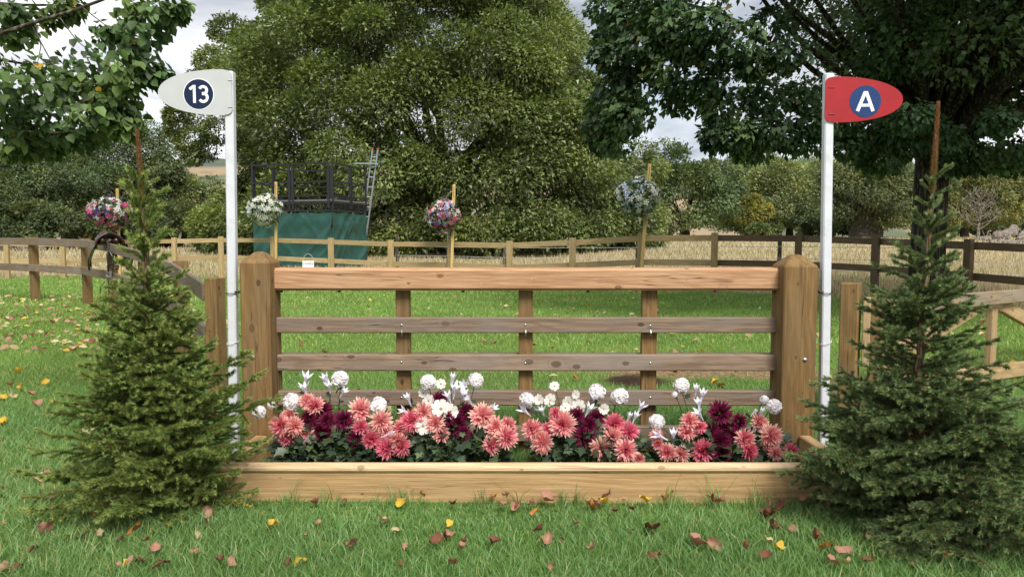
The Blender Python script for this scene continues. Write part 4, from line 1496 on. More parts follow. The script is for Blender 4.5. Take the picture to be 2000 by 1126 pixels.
# ------------------------------------------------------------------ the two spruces
def spruce_branch(L, seed, green, tip, rust, brush=False, dens=1.0):
    """one bough lying along +X with side twigs; bark in slot 0, needles in slot 1"""
    r = np.random.default_rng(seed)
    segs, lst = [], []
    n = max(5, int(L / 0.05))
    t = np.linspace(0, 1, n)
    main = np.stack([t * L, 0.03 * L * np.sin(t * 3 + seed), L * (-0.10 * t + 0.16 * t ** 2.2) * (0.3 if brush else 1.0)], 1)
    main[1:] += r.normal(size=(n - 1, 3)) * 0.006
    lst.append((main, np.linspace(0.0055 if L > 0.3 else 0.0038, 0.0016, n)))
    segs.append((main, 0.12 if L > 0.3 else 0.0))

    def twig(o, d, ln, depth):
        k = max(3, int(ln / 0.03))
        s = np.linspace(0, 1, k)[:, None]
        p = o + d * ln * s + np.array([0, 0, -0.10 * ln]) * s ** 2 + r.normal(size=(k, 3)) * 0.003 * s
        lst.append((p, np.linspace(0.002, 0.001, k)))
        segs.append((p, 0.0))
        if depth and ln > 0.075:
            for q in np.arange(0.32, 0.92, 0.030 / ln * 1.25):
                i = q * (k - 1)
                b = p[int(i)] + (p[min(int(i) + 1, k - 1)] - p[int(i)]) * (i % 1)
                sgn = 1 if r.random() < 0.5 else -1
                lat = unit(np.cross(d, [0, 0, 1.0])) * sgn
                twig(b, unit(d * 0.75 + lat * 0.8 + r.normal(size=3) * 0.2), ln * 0.38 * (1.1 - 0.6 * q) + 0.015, 0)

    if not brush:
        x = 0.14 * L
        sgn = 1
        while x < L * 0.96:
            i = x / L * (n - 1)
            b = main[int(i)] + (main[min(int(i) + 1, n - 1)] - main[int(i)]) * (i % 1)
            ln = (0.40 * (L - x) + 0.028) * (0.7 + 0.5 * r.random()) * min(1, 0.35 + 1.9 * x / L)
            ln = min(ln, 0.19)
            a = rad(48 + 18 * r.random())
            d = np.array([math.cos(a), sgn * math.sin(a), 0.10 + 0.25 * (r.random() - 0.5)])
            twig(b, unit(d), ln, 1)
            if r.random() < 0.25:
                twig(b, unit(np.array([0.8, 0.3 * r.normal(), 0.45])), ln * 0.6, 0)
            sgn = -sgn
            x += 0.026 + 0.012 * r.random()
    elif L > 0.16:
        for x in np.arange(0.35, 0.85, 0.16):
            b = main[int(x * (n - 1))]
            for sgn in (-1, 1):
                if r.random() < 0.8:
                    twig(b, unit(np.array([0.75, sgn * 0.6, 0.1])), L * 0.3 * (1 - x * 0.5), 0)
    V0, F0 = tubes(lst, 4)
    # needles
    P, D, A = [], [], []
    for p, skip in segs:
        d = np.diff(p, axis=0)
        ln = np.linalg.norm(d, axis=1)
        tot = ln.sum()
        k = int(tot * (2300 if not brush else 4200) * dens)
        if k < 2:
            continue
        s = skip + (1 - skip) * r.random(k)
        cum = np.concatenate([[0], np.cumsum(ln)]) / tot
        i = np.clip(np.searchsorted(cum, s) - 1, 0, len(d) - 1)
        q = p[i] + d[i] * ((s - cum[i]) / (ln[i] / tot + 1e-9))[:, None]
        ax = unit(d[i])
        rd = r.normal(size=(k, 3)) + np.array([0, 0, 0.35])
        rd = unit(rd - ax * (rd * ax).sum(1)[:, None])
        P.append(q)
        D.append(unit(ax * (0.75 + 0.25 * r.random((k, 1))) + rd * 0.8))
        A.append(s)
    P, D, A = np.concatenate(P), np.concatenate(D), np.concatenate(A)
    k = len(P)
    side = unit(np.cross(D, r.normal(size=(k, 3))))
    ln = (0.0135 + 0.006 * r.random((k, 1))) * (1.3 if brush else 1.0)
    w = 0.0014
    V1 = np.stack([P - side * w, P + side * w, P + D * ln], 1).reshape(-1, 3)
    g = np.array(green) * (0.65 + 0.7 * r.random((k, 1)))
    mixv = (sstep(0.72, 1.0, A) * (0.5 + 0.5 * r.random(k)))[:, None] + (0.35 if brush else 0.0) * r.random((k, 1))
    mixv = np.clip(mixv, 0, 1)
    g = g * (1 - mixv) + np.array(tip) * mixv
    q = r.random(k) < rust
    g[q] = np.array((0.20, 0.085, 0.035)) * (0.6 + 0.8 * r.random((q.sum(), 1)))
    # join: triangles only
    T0 = np.concatenate([F0[:, [0, 1, 2]], F0[:, [0, 2, 3]]])
    T1 = np.arange(3 * k).reshape(-1, 3) + len(V0)
    C = np.concatenate([np.tile((0.17, 0.085, 0.04), (len(V0), 1)), np.repeat(g, 3, 0)])
    me = np_me('branch', np.concatenate([V0, V1]), np.concatenate([T0, T1]), C, mats=np.concatenate([np.zeros(len(T0)), np.ones(len(T1))]))
    me.materials.append(MATS['needle_bark'])
    me.materials.append(MATS['needles'])
    return me


def spruce(label, trunk_px, Y, prof, seed, green, tip, rust, leader, nwh, gaps, extra=()):
    rs = random.Random(seed)
    pts = [at(px, py, Y) for px, py in trunk_px]
    base = pts[0].copy()
    base.z = 0
    root = thing('spruce_tree', label, 'tree', (base.x, Y, 0))
    zs = [p.z for p in pts]
    xs = [p.x for p in pts]
    H = max(zs)

    def tx(z):
        return float(np.interp(z, zs, xs))
    zz = np.linspace(-0.05, H, 24)
    tp = np.array([(tx(z) + 0.004 * math.sin(z * 19), Y + 0.004 * math.sin(z * 23 + 1), z) for z in zz])
    rr_ = 0.0022 + 0.021 * np.clip(1 - zz / H, 0, 1) ** 0.95
    V, F_ = tube(tp, rr_, 10)
    link('trunk', np_me('trunk', V, F_, smooth=True), MATS['spruce_bark'], root)
    # the rusty leader with its own needles
    k = 1700
    s = leader - 0.06 + (H - leader + 0.06) * RNG.random(k)
    P = np.stack([[tx(v) for v in s], np.full(k, Y), s], 1)
    an = RNG.random(k) * 6.283
    Rd = np.stack([np.cos(an), np.sin(an), 0 * an], 1)
    D = unit(Rd * 0.7 + np.array([0, 0, 1.0]))
    P = P + Rd * 0.003
    side = unit(np.cross(D, Rd))
    V = np.stack([P - side * .0016, P + side * .0016, P + D * (0.022 * (1.1 - 0.6 * (s - leader) / (H - leader)))[:, None]], 1).reshape(-1, 3)
    c = np.array((0.40, 0.165, 0.075)) * (0.45 + 0.9 * RNG.random((k, 1)))
    gr = RNG.random(k) < 0.55 * np.clip(1 - (s - leader) / 0.12, 0, 1)
    c[gr] = np.array(tip) * 0.8
    link('leader_needles', np_me('leader_needles', V, np.arange(3 * k).reshape(-1, 3), np.repeat(c, 3, 0)), MATS['needles'], root)
    lens = [0.12, 0.18, 0.26, 0.35, 0.45, 0.56]
    var = {}
    for L in lens:
        for b in (False, True):
            if b and L > 0.3:
                continue
            var[(L, b)] = [spruce_branch(L, seed * 100 + int(L * 100) + k * 7, green, tip, rust, b) for k in range(3)]

    def bough(z, az, L, el, brush):
        L0 = min(lens if not brush else lens[:3], key=lambda q: abs(q - L))
        me = rs.choice(var[(L0, brush)])
        d = Vector((math.cos(az) * math.cos(el), math.sin(az) * math.cos(el), math.sin(el)))
        o = Vector((tx(z), Y, z))
        M = frame(o, o + d)
        M.translation = o
        s_ = L / L0
        M = M @ Matrix.Rotation(rs.uniform(-0.5, 0.5), 4, 'X') @ Matrix.Diagonal((s_, s_, s_, 1))
        link('branch', me, None, root, M)
    pz, pr = [p[0] for p in prof], [p[1] for p in prof]
    ztop = pz[-1]
    z = 0.05
    ph = 0.0
    while z < ztop:
        f = z / H
        R = float(np.interp(z, pz, pr))
        upper = z > leader - 0.5
        n = nwh if not upper else 5
        dz = 0.062 if not upper else 0.066
        if any(a < z < b for a, b in gaps):
            n = max(4, n // 2)
        el0 = float(np.interp(f, [0, 0.25, 0.5, 0.7, 0.9, 1], [-6, 6, 20, 36, 50, 60]))
        for k in range(n):
            az = ph + k * 6.2832 / n + rs.uniform(-.25, .25)
            L = R * rs.uniform(0.72, 1.1) / max(0.5, math.cos(rad(el0))) * (1.18 if upper else 1.0)
            bough(z + rs.uniform(-.03, .03), az, max(0.06, L), rad(el0 + rs.uniform(-9, 9)), f > 0.62)
        ph += 1.1
        z += dz * rs.uniform(0.85, 1.15)
    for z, az, L, el in extra:
        bough(z, az, L, rad(el), False)
    return root


spruce('cut spruce tree with rusty tip left of the jump, in front of number 13', [(303, 1010), (300, 900), (290, 640), (283, 460), (268, 255)], 3.17,
       [(0.0, .44), (.10, .46), (.28, .42), (.5, .33), (.72, .25), (.9, .15), (1.05, .10), (1.2, .085), (1.34, .075), (1.42, .05)], 3,
       (0.125, 0.190, 0.042), (0.33, 0.39, 0.110), 0.02, 1.40, 12, [],
       extra=[(.42, -0.15, .56, 17), (.5, -0.1, .5, 20), (.36, 0.1, .56, 8), (.28, -.25, .56, 2), (.16, 3.3, .56, 0)])
spruce('fuller cut spruce tree with long bare rusty tip right of the jump', [(1800, 1075), (1796, 900), (1792, 740), (1802, 600), (1815, 470), (1833, 200)], 2.93,
       [(0.0, .47), (.12, .52), (.3, .50), (.5, .41), (.62, .29), (.75, .25), (.88, .20), (.98, .14), (1.12, .09), (1.3, .06), (1.40, .05)], 5,
       (0.092, 0.150, 0.055), (0.26, 0.315, 0.125), 0.03, 1.40, 12, [(0.56, 0.80), (0.98, 1.2)],
       extra=[(.22, 3.2, .56, 6), (.3, 3.6, .56, 4), (.35, -0.3, .56, 4), (.1, -1.2, .56, -2)])


# ------------------------------------------------------------------ flowers in the planter
def mum_mesh(name, rings, width, c_in, c_out, seed, jit=0.15):
    r = np.random.default_rng(seed)
    P, D, N, S, C0, C1 = [], [], [], [], [], []
    for th, n, ln in rings:
        for k in range(n):
            ph = k * 6.2832 / n + r.random() * 0.5
            t = rad(th) + r.normal() * 0.10
            d = np.array([math.sin(t) * math.cos(ph), math.sin(t) * math.sin(ph), math.cos(t)])
            P.append(d * 0.18)
            D.append(d + r.normal(size=3) * jit)
            N.append(np.array([0, 0, 1.0]) * 1.2 + d * 0.2 + r.normal(size=3) * 0.2 if th > 35 else r.normal(size=3))
            S.append(ln * (0.85 + 0.25 * r.random()))
            f = (min(1, th / 80) * 0.7 + 0.5 * r.random()) if r.random() < 0.8 else 0.2
            a, b = np.array(c_in), np.array(c_out)
            C0.append(a * (0.8 + 0.4 * r.random()))
            C1.append((a + (b - a) * min(1, f)) * (0.85 + 0.3 * r.random()))
    tm = ([(0, -.05, 0), (0, .05, 0), (.62, .5 * width, .06), (.62, -.5 * width, .06), (1, 0, .12)], [(0, 1, 2), (0, 2, 3), (3, 2, 4)])
    V, F_, _ = scatter(np.array(P), np.array(D), np.array(N), np.array(S), tm)
    n = len(P)
    C = np.zeros((n, 5, 3))
    C[:, 0:2] = np.array(C0)[:, None]
    C[:, 2:4] = (np.array(C0)[:, None] * 0.45 + np.array(C1)[:, None] * 0.55)
    C[:, 4] = np.array(C1)
    me = np_me(name, V, F_, C.reshape(-1, 3))
    me.materials.append(MATS['petal'])
    return me


PINK_R = [(8, 8, .70), (22, 13, .77), (38, 18, .81), (54, 22, .84), (70, 25, .85), (86, 25, .82), (102, 20, .74), (116, 14, .64)]
BURG_R = [(8, 9, .72), (22, 14, .78), (38, 20, .82), (54, 25, .84), (70, 28, .85), (86, 28, .82), (102, 22, .74), (116, 15, .64)]
PINKS = [mum_mesh('flower_head', PINK_R, .21, (0.70, 0.11, 0.205), (0.94, 0.75, 0.58), 40 + k) for k in range(4)] + \
        [mum_mesh('flower_head', PINK_R, .21, (0.66, 0.085, 0.19), (0.86, 0.40, 0.40), 50 + k) for k in range(3)] + \
        [mum_mesh('flower_head', PINK_R, .20, (0.76, 0.22, 0.27), (0.95, 0.82, 0.62), 60 + k) for k in range(3)]
BURGS = [mum_mesh('flower_head', BURG_R, .17, (0.12, 0.008, 0.032), (0.24, 0.02, 0.085), 70 + k, 0.1) for k in range(3)]


def carnation_mesh(seed):
    """ruffled ball of overlapping broad petals"""
    r = np.random.default_rng(seed)
    n = 190
    d = unit(r.normal(size=(n, 3)) + np.array([0, 0, 0.25]))
    P = d * (0.74 + 0.15 * r.random((n, 1)))
    T = unit(np.cross(d, r.normal(size=(n, 3))))
    tm = ([(-.24, -.16, -.10), (-.30, .10, .02), (-.08, .20, .10), (.12, .15, .04), (.30, .10, .08), (.24, -.16, -.10)], [(0, 1, 2, 5), (5, 2, 3, 4)])
    V, F_, C = scatter(P, T, d + r.normal(size=(n, 3)) * 0.28, np.full(n, 1.3), tm, np.array((0.90, 0.90, 0.905)) * (0.93 + 0.09 * r.random((n, 1))))
    me = np_me('flower_head', V, F_, C)
    me.materials.append(MATS['petal'])
    return me


def cosmos_mesh(seed):
    r = np.random.default_rng(seed)
    P, D, N = [], [], []
    for k in range(8):
        a = k * 6.2832 / 8
        P.append((0.08 * math.cos(a), 0.08 * math.sin(a), 0))
        D.append((math.cos(a), math.sin(a), 0.18 + 0.15 * r.normal()))
        N.append((0, 0, 1))
    tm = ([(0, 0, 0), (.45, .27, .03), (.88, .30, .0), (1, 0.0, -.03), (.88, -.30, .0), (.45, -.27, .03)], [(0, 1, 2, 3), (0, 3, 4, 5)])
    V, F_, C = scatter(np.array(P), np.array(D, float), np.array(N, float), np.ones(8), tm, np.tile((0.80, 0.79, 0.74), (8, 1)))
    n = 40
    d = unit(r.normal(size=(n, 3)) + np.array([0, 0, 0.8]))
    V2, F2, C2 = scatter(d * 0.12, np.cross(d, r.normal(size=(n, 3))), d, np.full(n, 0.12), LEAF_WIDE, np.tile((0.55, 0.33, 0.04), (n, 1)))
    me = np_me('flower_head', np.concatenate([V, V2]), np.concatenate([F_, F2 + len(V)]), np.concatenate([C, C2]))
    me.materials.append(MATS['petal'])
    return me


def lily_mesh(seed):
    """narrow trumpet of six pointed petals, pale lavender white"""
    r = np.random.default_rng(seed)
    vs, fs, cs = [], [], []
    opening = 0.22 + 0.45 * r.random()
    for k in range(6):
        a = k * 6.2832 / 6
        sec = []
        for t, w in ((-.7, .06), (0, .26), (.45, .44), (.9, .34), (1.25, 0.04)):
            rd = 0.08 + opening * max(0, t) ** 1.7 * 0.75 + (0.05 if t >= 0 else 0)
            for s in (-1, 1):
                b = a + s * w / max(rd, .12) * 0.55
                sec.append((rd * math.cos(b), rd * math.sin(b), t))
        n = len(vs)
        vs += sec
        for i in range(4):
            fs.append((n + 2 * i, n + 2 * i + 1, n + 2 * i + 3, n + 2 * i + 2))
        cs += [(0.80, 0.82, 0.92) if i % 2 else (0.88, 0.89, 0.94) for i in range(10)]
    me = np_me('flower_head', np.array(vs), np.array(fs), np.array(cs))
    me.materials.append(MATS['petal'])
    return me


CARN = [carnation_mesh(80 + k) for k in range(3)]
COSM = [cosmos_mesh(90 + k) for k in range(3)]
LILY = [lily_mesh(100 + k) for k in range(4)]
LEAF_LOBED = ([(0, 0, 0), (.18, .10, .02), (.30, .34, .05), (.45, .20, .02), (.66, .36, .05), (.74, .16, .01), (1, 0, -.08),
               (.74, -.16, .01), (.66, -.36, .05), (.45, -.20, .02), (.30, -.34, .05), (.18, -.10, .02)],
              [(0, 1, 2, 3), (0, 3, 4, 5), (0, 5, 6, 7), (0, 7, 8, 9), (0, 9, 10, 11)])

BOUQ = [
    ('leftmost flower arrangement beside the left jump post, with burgundy mums and a tall white carnation',
     dict(p=[(550, 830, 24), (577, 832, 21), (563, 851, 22), (598, 848, 23), (615, 793, 24), (704, 800, 25), (744, 821, 24), (705, 833, 19), (725, 856, 21), (567, 810, 19), (600, 783, 19), (752, 842, 15)],
          b=[(628, 803, 26), (604, 818, 22), (628, 844, 26), (672, 820, 23), (696, 854, 22), (640, 822, 20)],
          c=[(664, 740, 17), (571, 785, 18), (739, 791, 17), (507, 804, 13), (530, 790, 8)],
          o=[], l=[(596, 745, 16), (597, 766, 17), (640, 750, 19), (644, 760, 15), (667, 771, 15), (753, 850, 16)])),
    ('second flower arrangement from the left, topped by a white cosmos with yellow centre',
     dict(p=[(757, 874, 24), (777, 857, 24), (786, 871, 23), (783, 837, 22), (806, 822, 24), (828, 804, 20), (852, 826, 24), (862, 846, 20), (942, 812, 27), (967, 834, 25), (990, 831, 22), (988, 853, 24), (959, 869, 26)],
          b=[(911, 808, 25), (893, 829, 26), (872, 818, 19), (858, 781, 19), (905, 845, 17)],
          c=[(836, 746, 16), (929, 743, 16)],
          o=[(861, 798, 19), (826, 831, 17), (837, 782, 13), (880, 803, 15), (861, 749, 10), (813, 808, 11), (827, 767, 10)],
          l=[(800, 785, 16), (795, 806, 14), (883, 748, 17), (887, 768, 19), (902, 775, 18), (919, 786, 16), (909, 753, 15), (878, 780, 14), (960, 800, 12)])),
    ('third flower arrangement from the left, with many white cosmos over pink mums',
     dict(p=[(1061, 863, 27), (1099, 828, 27), (1041, 838, 22), (1085, 806, 13), (1070, 838, 18), (1198, 827, 26), (1226, 842, 23), (1173, 874, 26), (1221, 879, 27), (1195, 852, 22), (1248, 895, 13)],
          b=[(1141, 852, 27), (1163, 817, 22), (1127, 811, 18), (1152, 828, 18)],
          c=[(1029, 780, 15), (1165, 765, 17), (1211, 774, 17)],
          o=[(1083, 754, 10), (1125, 770, 9), (1053, 780, 11), (1075, 781, 13), (1110, 785, 12), (1130, 793, 14), (1104, 796, 11), (1099, 811, 13), (1179, 798, 11)],
          l=[(1030, 806, 16), (1046, 799, 14), (1061, 806, 13), (1147, 805, 16), (1160, 785, 15), (1248, 801, 15), (1226, 820, 14), (1238, 820, 15)])),
    ('rightmost flower arrangement beside the right jump post, with a big burgundy clump in its middle',
     dict(p=[(1347, 822, 23), (1342, 843, 22), (1371, 878, 26), (1304, 882, 20), (1331, 886, 18), (1282, 850, 16), (1286, 866, 13), (1367, 834, 15), (1453, 856, 25), (1461, 879, 22), (1482, 824, 23), (1504, 849, 26), (1500, 867, 20), (1513, 884, 16), (1542, 881, 22)],
          b=[(1406, 806, 28), (1442, 822, 19), (1388, 844, 24), (1419, 840, 28), (1406, 860, 25), (1409, 884, 22), (1432, 850, 18)],
          c=[(1331, 753, 16), (1283, 823, 16), (1512, 793, 15), (1493, 780, 9), (1318, 770, 6)],
          o=[], l=[(1358, 767, 16), (1370, 779, 18), (1366, 797, 18), (1369, 813, 16), (1295, 854, 17), (1315, 857, 18), (1486, 811, 14), (1470, 808, 10)])),
]


def bouquet(label, spec, k0):
    rs = random.Random(k0)
    allp = [(px, py) for v in spec.values() for px, py, _ in v]
    cx = sum(p_[0] for p_ in spec['p'] + spec['b']) / len(spec['p'] + spec['b'])
    base = at(cx, 900, 3.6)
    root = thing('flower_arrangement', label, 'flowers', (base.x, 3.6, 0.0), 'flower arrangements in the planter')
    stems = []
    for kind, meshes in (('p', PINKS), ('b', BURGS), ('c', CARN), ('o', COSM), ('l', LILY)):
        for px, py, rp in spec[kind]:
            low = (py - 740) / 150
            Y = 3.70 - 0.20 * max(0, min(1, low)) + rs.uniform(-.03, .03)
            if kind == 'b':
                Y += 0.02
            c = at(px, py, Y)
            R = rp / FPX * Y * (rs.uniform(.9, 1.14) if kind == 'p' else 1.0)
            out = Vector(((px - cx) / 220.0, -0.9, 0.30 + (820 - py) / 320))
            out += Vector((rs.gauss(0, .2), rs.gauss(0, .15), rs.gauss(0, .2)))
            if kind == 'l':
                out = Vector(((px - cx) / 120.0 + rs.gauss(0, .4), -0.35, 0.85 + rs.gauss(0, .35)))
            if kind == 'c' and rs.random() < 0.35:
                out.y = 0.3
            out.normalize()
            M = out.to_track_quat('Z', 'Y').to_matrix().to_4x4() @ Matrix.Rotation(rs.uniform(0, 6.28), 4, 'Z')
            M = Matrix.Translation(c) @ M @ Matrix.Diagonal((R, R, R * (0.92 if kind in 'pb' else 1.0), 1))
            o = link('flower_head', rs.choice(meshes), None, root, M)
            back = c - out * R * 0.5
            b0 = Vector((base.x + (c.x - base.x) * 0.35, 3.62 + rs.uniform(-.04, .04), -0.01))
            mid = lerp(b0, back, 0.6) + Vector((0, 0.02, 0.03))
            stems.append(([b0, lerp(b0, mid, 0.5), mid, lerp(mid, back, 0.6), back], np.linspace(.0035, .002, 5)))
    V, F_ = tubes(stems, 5)
    C = np.tile((0.055, 0.10, 0.028), (len(V), 1))
    o = link('stems', np_me('stems', V, F_, C, smooth=True), MATS['plant_leaf'], root)
    o['kind'] = 'stuff'
    # leaves: low mass plus leaves up the stems
    n = 420
    sp_ = (max(p_[0] for p_ in spec['p']) - min(p_[0] for p_ in spec['p'])) / 2 / FPX * 3.6 + 0.02
    a = RNG.random(n) * 6.283
    q = np.sqrt(RNG.random(n))
    P = np.stack([base.x + np.cos(a) * q * sp_ * 0.98, 3.62 + np.sin(a) * q * 0.11, 0.03 + 0.22 * RNG.random(n) * (1.15 - 0.5 * q)], 1)
    D = np.stack([np.cos(a) * 0.8, np.sin(a) * 0.5 - 0.35, 0.1 + 0 * a], 1) + RNG.normal(size=(n, 3)) * 0.4
    N = np.array([0, -0.45, 0.8]) + RNG.normal(size=(n, 3)) * 0.4
    S = 0.045 + 0.035 * RNG.random(n)
    m_ = 90
    idx = RNG.integers(0, len(stems), m_)
    Pq = np.array([np.array(lerp(stems[i][0][2], stems[i][0][4], RNG.random())) for i in idx])
    P = np.concatenate([P, Pq])
    D = np.concatenate([D, rnd_dir(m_) + np.array([0, -.3, .2])])
    N = np.concatenate([N, rnd_dir(m_) + np.array([0, -.5, .8])])
    S = np.concatenate([S, 0.025 + 0.025 * RNG.random(m_)])
    C = np.array((0.040, 0.068, 0.038)) * (0.55 + 0.9 * RNG.random((len(P), 1))) + RNG.random((len(P), 1)) ** 4 * np.array((0.07, 0.08, 0.02))
    V, F_, C = scatter(P, D, N, S, LEAF_LOBED, C)
    o = link('foliage', np_me('foliage', V, F_, C), MATS['plant_leaf'], root)
    o['kind'] = 'stuff'


for k, (lab, spec) in enumerate(BOUQ):
    bouquet(lab, spec, k + 1)


# ------------------------------------------------------------------ grass
def blades(X, Y, h, w, lean, cols, seg=True):
    n = len(X)
    Z = gz(X, Y)
    R = np.stack([X, Y, Z - 0.004], 1)
    a = RNG.random(n) * 6.2832
    side = np.stack([np.cos(a), np.sin(a), 0 * a], 1)
    b = RNG.random(n) * 6.2832
    ld = np.stack([np.cos(b), np.sin(b), 0 * b], 1) * (lean * h)[:, None]
    up = np.array([0, 0, 1.0]) * h[:, None]
    w = w[:, None]
    tip = R + up + ld
    if seg:
        mid = R + up * 0.58 + ld * 0.30
        V = np.stack([R - side * w * .5, R + side * w * .5, mid - side * w * .42, mid + side * w * .42, tip], 1)
        k = np.arange(n)[:, None] * 5
        F_ = np.concatenate([k + np.array([[0, 1, 3]]), k + np.array([[0, 3, 2]]), k + np.array([[2, 3, 4]])])
        C = np.repeat(cols, 5, 0)
    else:
        V = np.stack([R - side * w * .5, R + side * w * .5, tip], 1)
        F_ = np.arange(3 * n).reshape(-1, 3)
        C = np.repeat(cols, 3, 0)
    return V.reshape(-1, 3), F_, C


def area_pts(y0, y1, dens, margin=0.5, kx=0.72):
    hw = kx * y1 + margin
    n = int(dens * (y1 - y0) * 2 * hw)
    X = (RNG.random(n) * 2 - 1) * hw
    Y = y0 + (y1 - y0) * RNG.random(n)
    k = np.abs(X) < kx * Y + margin
    return X[k], Y[k]


def patch(x, y):
    """slow variation of the turf"""
    return 0.5 + 0.25 * np.sin(x * 2.1 + 1.3 * np.sin(y * 1.7)) + 0.25 * np.sin(y * 2.9 + 1.1 * np.sin(x * 2.3 + 2))


def turf_col(x, y, n):
    p = patch(x, y)[:, None]
    a, b = np.array((0.108, 0.228, 0.066)), np.array((0.205, 0.335, 0.112))
    c = a + (b - a) * (0.25 * p + 0.75 * RNG.random((n, 1)))
    q = RNG.random(n)
    dryp = sstep(0.62, 0.95, patch(x * 0.7 + 3, y * 0.6 + 1))
    k_ = q < 0.05 + 0.16 * dryp
    c[k_] = np.array((0.36, 0.37, 0.16)) * (0.8 + 0.4 * RNG.random((k_.sum(), 1)))
    far = sstep(4.5, 8.0, y)[:, None]
    c = c * (0.86 + 0.28 * patch(x * 1.9 + 5, y * 1.7 + 2))[:, None]
    c = c * (1 + far * np.array([0.42, 0.25, -0.05]))
    return c


def lawn():
    Vs, Fs, Cs, k = [], [], [], 0
    for y0, y1, dens, hh, ww, seg in ((2.25, 3.4, 12500, .050, .0034, True), (3.4, 5.0, 7500, .046, .0040, True), (5.0, 8.0, 4200, .046, .0055, False), (8.0, 13.0, 1000, .05, .011, False), (13.0, 25.0, 330, .06, .02, False)):
        X, Y = area_pts(y0, y1, dens)
        keep = (dryness(X, Y) < 0.4 + 0.5 * RNG.random(len(X))) & (soil_mask(X, Y) < RNG.random(len(X)) * 0.9) & (chip_mask(X, Y) * 0.93 < RNG.random(len(X)))
        keep &= ~((np.abs(Y - (YP + 0.035)) < 0.028) & (X > PX0) & (X < PX1))
        X, Y = X[keep], Y[keep]
        n = len(X)
        near = np.exp(-np.abs(Y - YP + 0.02) / 0.06) * ((X > PX0 - .1) & (X < PX1 + .1)) * (Y < YP + .03)
        strip = 1 - 0.5 * sstep(YP - 0.34, YP - 0.08, Y) * (Y < YP + 0.02) * ((X > PX0 - .05) & (X < PX1 + .05))
        h = strip * hh * (0.45 + 0.8 * RNG.random(n)) * (0.75 + 0.5 * patch(X, Y)) * (1 + 0.2 * near + 7.0 * near * sstep(0.45, 1.0, 0.5 + 0.5 * np.sin(X * 23 + 2 * np.sin(X * 7))) * RNG.random(n) ** 3)
        V, F_, C = blades(X, Y, h, ww * (0.7 + 0.6 * RNG.random(n)), 0.25 + 0.95 * RNG.random(n), turf_col(X, Y, n), seg)
        Vs.append(V); Fs.append(F_ + k); Cs.append(C)
        k += len(V)
    o = link('lawn_grass', np_me('lawn_grass', np.concatenate(Vs), np.concatenate(Fs), np.concatenate(Cs)), MATS['grass_blade'])
    o['kind'] = 'stuff'
    tag(o, 'short mown green grass of the lawn', 'grass')


lawn()


def meadow():
    Vs, Fs, Cs, k = [], [], [], 0
    for y0, y1, dens, ww in ((11, 24, 210, .024), (24, 38, 65, .04), (38, 72, 14, .07)):
        X, Y = area_pts(y0, y1, dens, 1.0, 0.74)
        keep = dryness(X, Y) > 0.45 + 0.5 * RNG.random(len(X))
        X, Y = X[keep], Y[keep]
        n = len(X)
        p = patch(X * 0.3, Y * 0.3)
        h = (0.09 + 0.18 * RNG.random(n)) * (0.5 + 0.8 * p) * (0.45 + 0.55 * sstep(0.3, 2.5, Y - fence_y(X)))
        a, b = np.array((0.46, 0.385, 0.25)), np.array((0.62, 0.54, 0.37))
        c = a + (b - a) * RNG.random((n, 1))
        g = RNG.random(n) < 0.10 + 0.30 * (1 - p)
        c[g] = np.array((0.24, 0.26, 0.10))
        r_ = RNG.random(n) < 0.07
        c[r_] = np.array((0.30, 0.17, 0.09))
        V, F_, C = blades(X, Y, h, ww * (0.6 + 0.8 * RNG.random(n)), 0.1 + 0.5 * RNG.random(n), c, False)
        Vs.append(V); Fs.append(F_ + k); Cs.append(C)
        k += len(V)
    o = link('meadow_grass', np_me('meadow_grass', np.concatenate(Vs), np.concatenate(Fs), np.concatenate(Cs)), MATS['dry_grass'])
    o['kind'] = 'stuff'
    tag(o, 'tall dry straw coloured grass of the meadow', 'grass')


meadow()


# ------------------------------------------------------------------ fallen leaves
def dead_leaf_mesh(seed, col, edge):
    r = np.random.default_rng(seed)
    nu, nv = 6, 5
    curl, fold = 0.3 + 1.3 * r.random(), 0.3 + 1.1 * r.random()
    vs, cs = [], []
    for i in range(nu):
        u = i / (nu - 1)
        w = 0.36 * math.sin(math.pi * (0.06 + 0.94 * u) ** 0.75) ** 0.8 + 0.01
        for j in range(nv):
            v = (j / (nv - 1) * 2 - 1)
            jag = 1 + 0.16 * r.normal() * (abs(v) > 0.9)
            y = v * w * jag
            vs.append((u - 0.5, y, fold * y * y * 2.2 + curl * (u - 0.5) ** 2 * 0.8 + 0.085 * r.normal()))
            f = abs(v) * 0.7 + 0.3 * r.random()
            cs.append(np.array(col) * (1 - f) + np.array(edge) * f)
    fs = [(i * nv + j, i * nv + j + 1, (i + 1) * nv + j + 1, (i + 1) * nv + j) for i in range(nu - 1) for j in range(nv - 1)]
    me = np_me('fallen_leaf', np.array(vs), np.array(fs), np.array(cs), smooth=True)
    me.materials.append(MATS['dead_leaf'])
    return me


KINDS = {
    'brown': ((0.20, 0.085, 0.045), (0.13, 0.055, 0.035)),
    'pinkish tan': ((0.42, 0.235, 0.165), (0.34, 0.17, 0.115)),
    'yellow': ((0.68, 0.47, 0.07), (0.58, 0.36, 0.05)),
    'orange': ((0.50, 0.25, 0.05), (0.26, 0.10, 0.035)),
    'cream': ((0.56, 0.48, 0.28), (0.48, 0.37, 0.20)),
}
DL = {k: [dead_leaf_mesh(200 + 13 * i + q, *v) for q in range(5)] for i, (k, v) in enumerate(KINDS.items())}


def ground_at(px, py):
    u = (py - 466.0)
    Y = HC * FPX / u
    for _ in range(3):
        v = at(px, py, Y)
        Y *= HC / max(0.05, HC - v.z)
    v = at(px, py, Y)
    return v.x, Y


LEAFN = 0


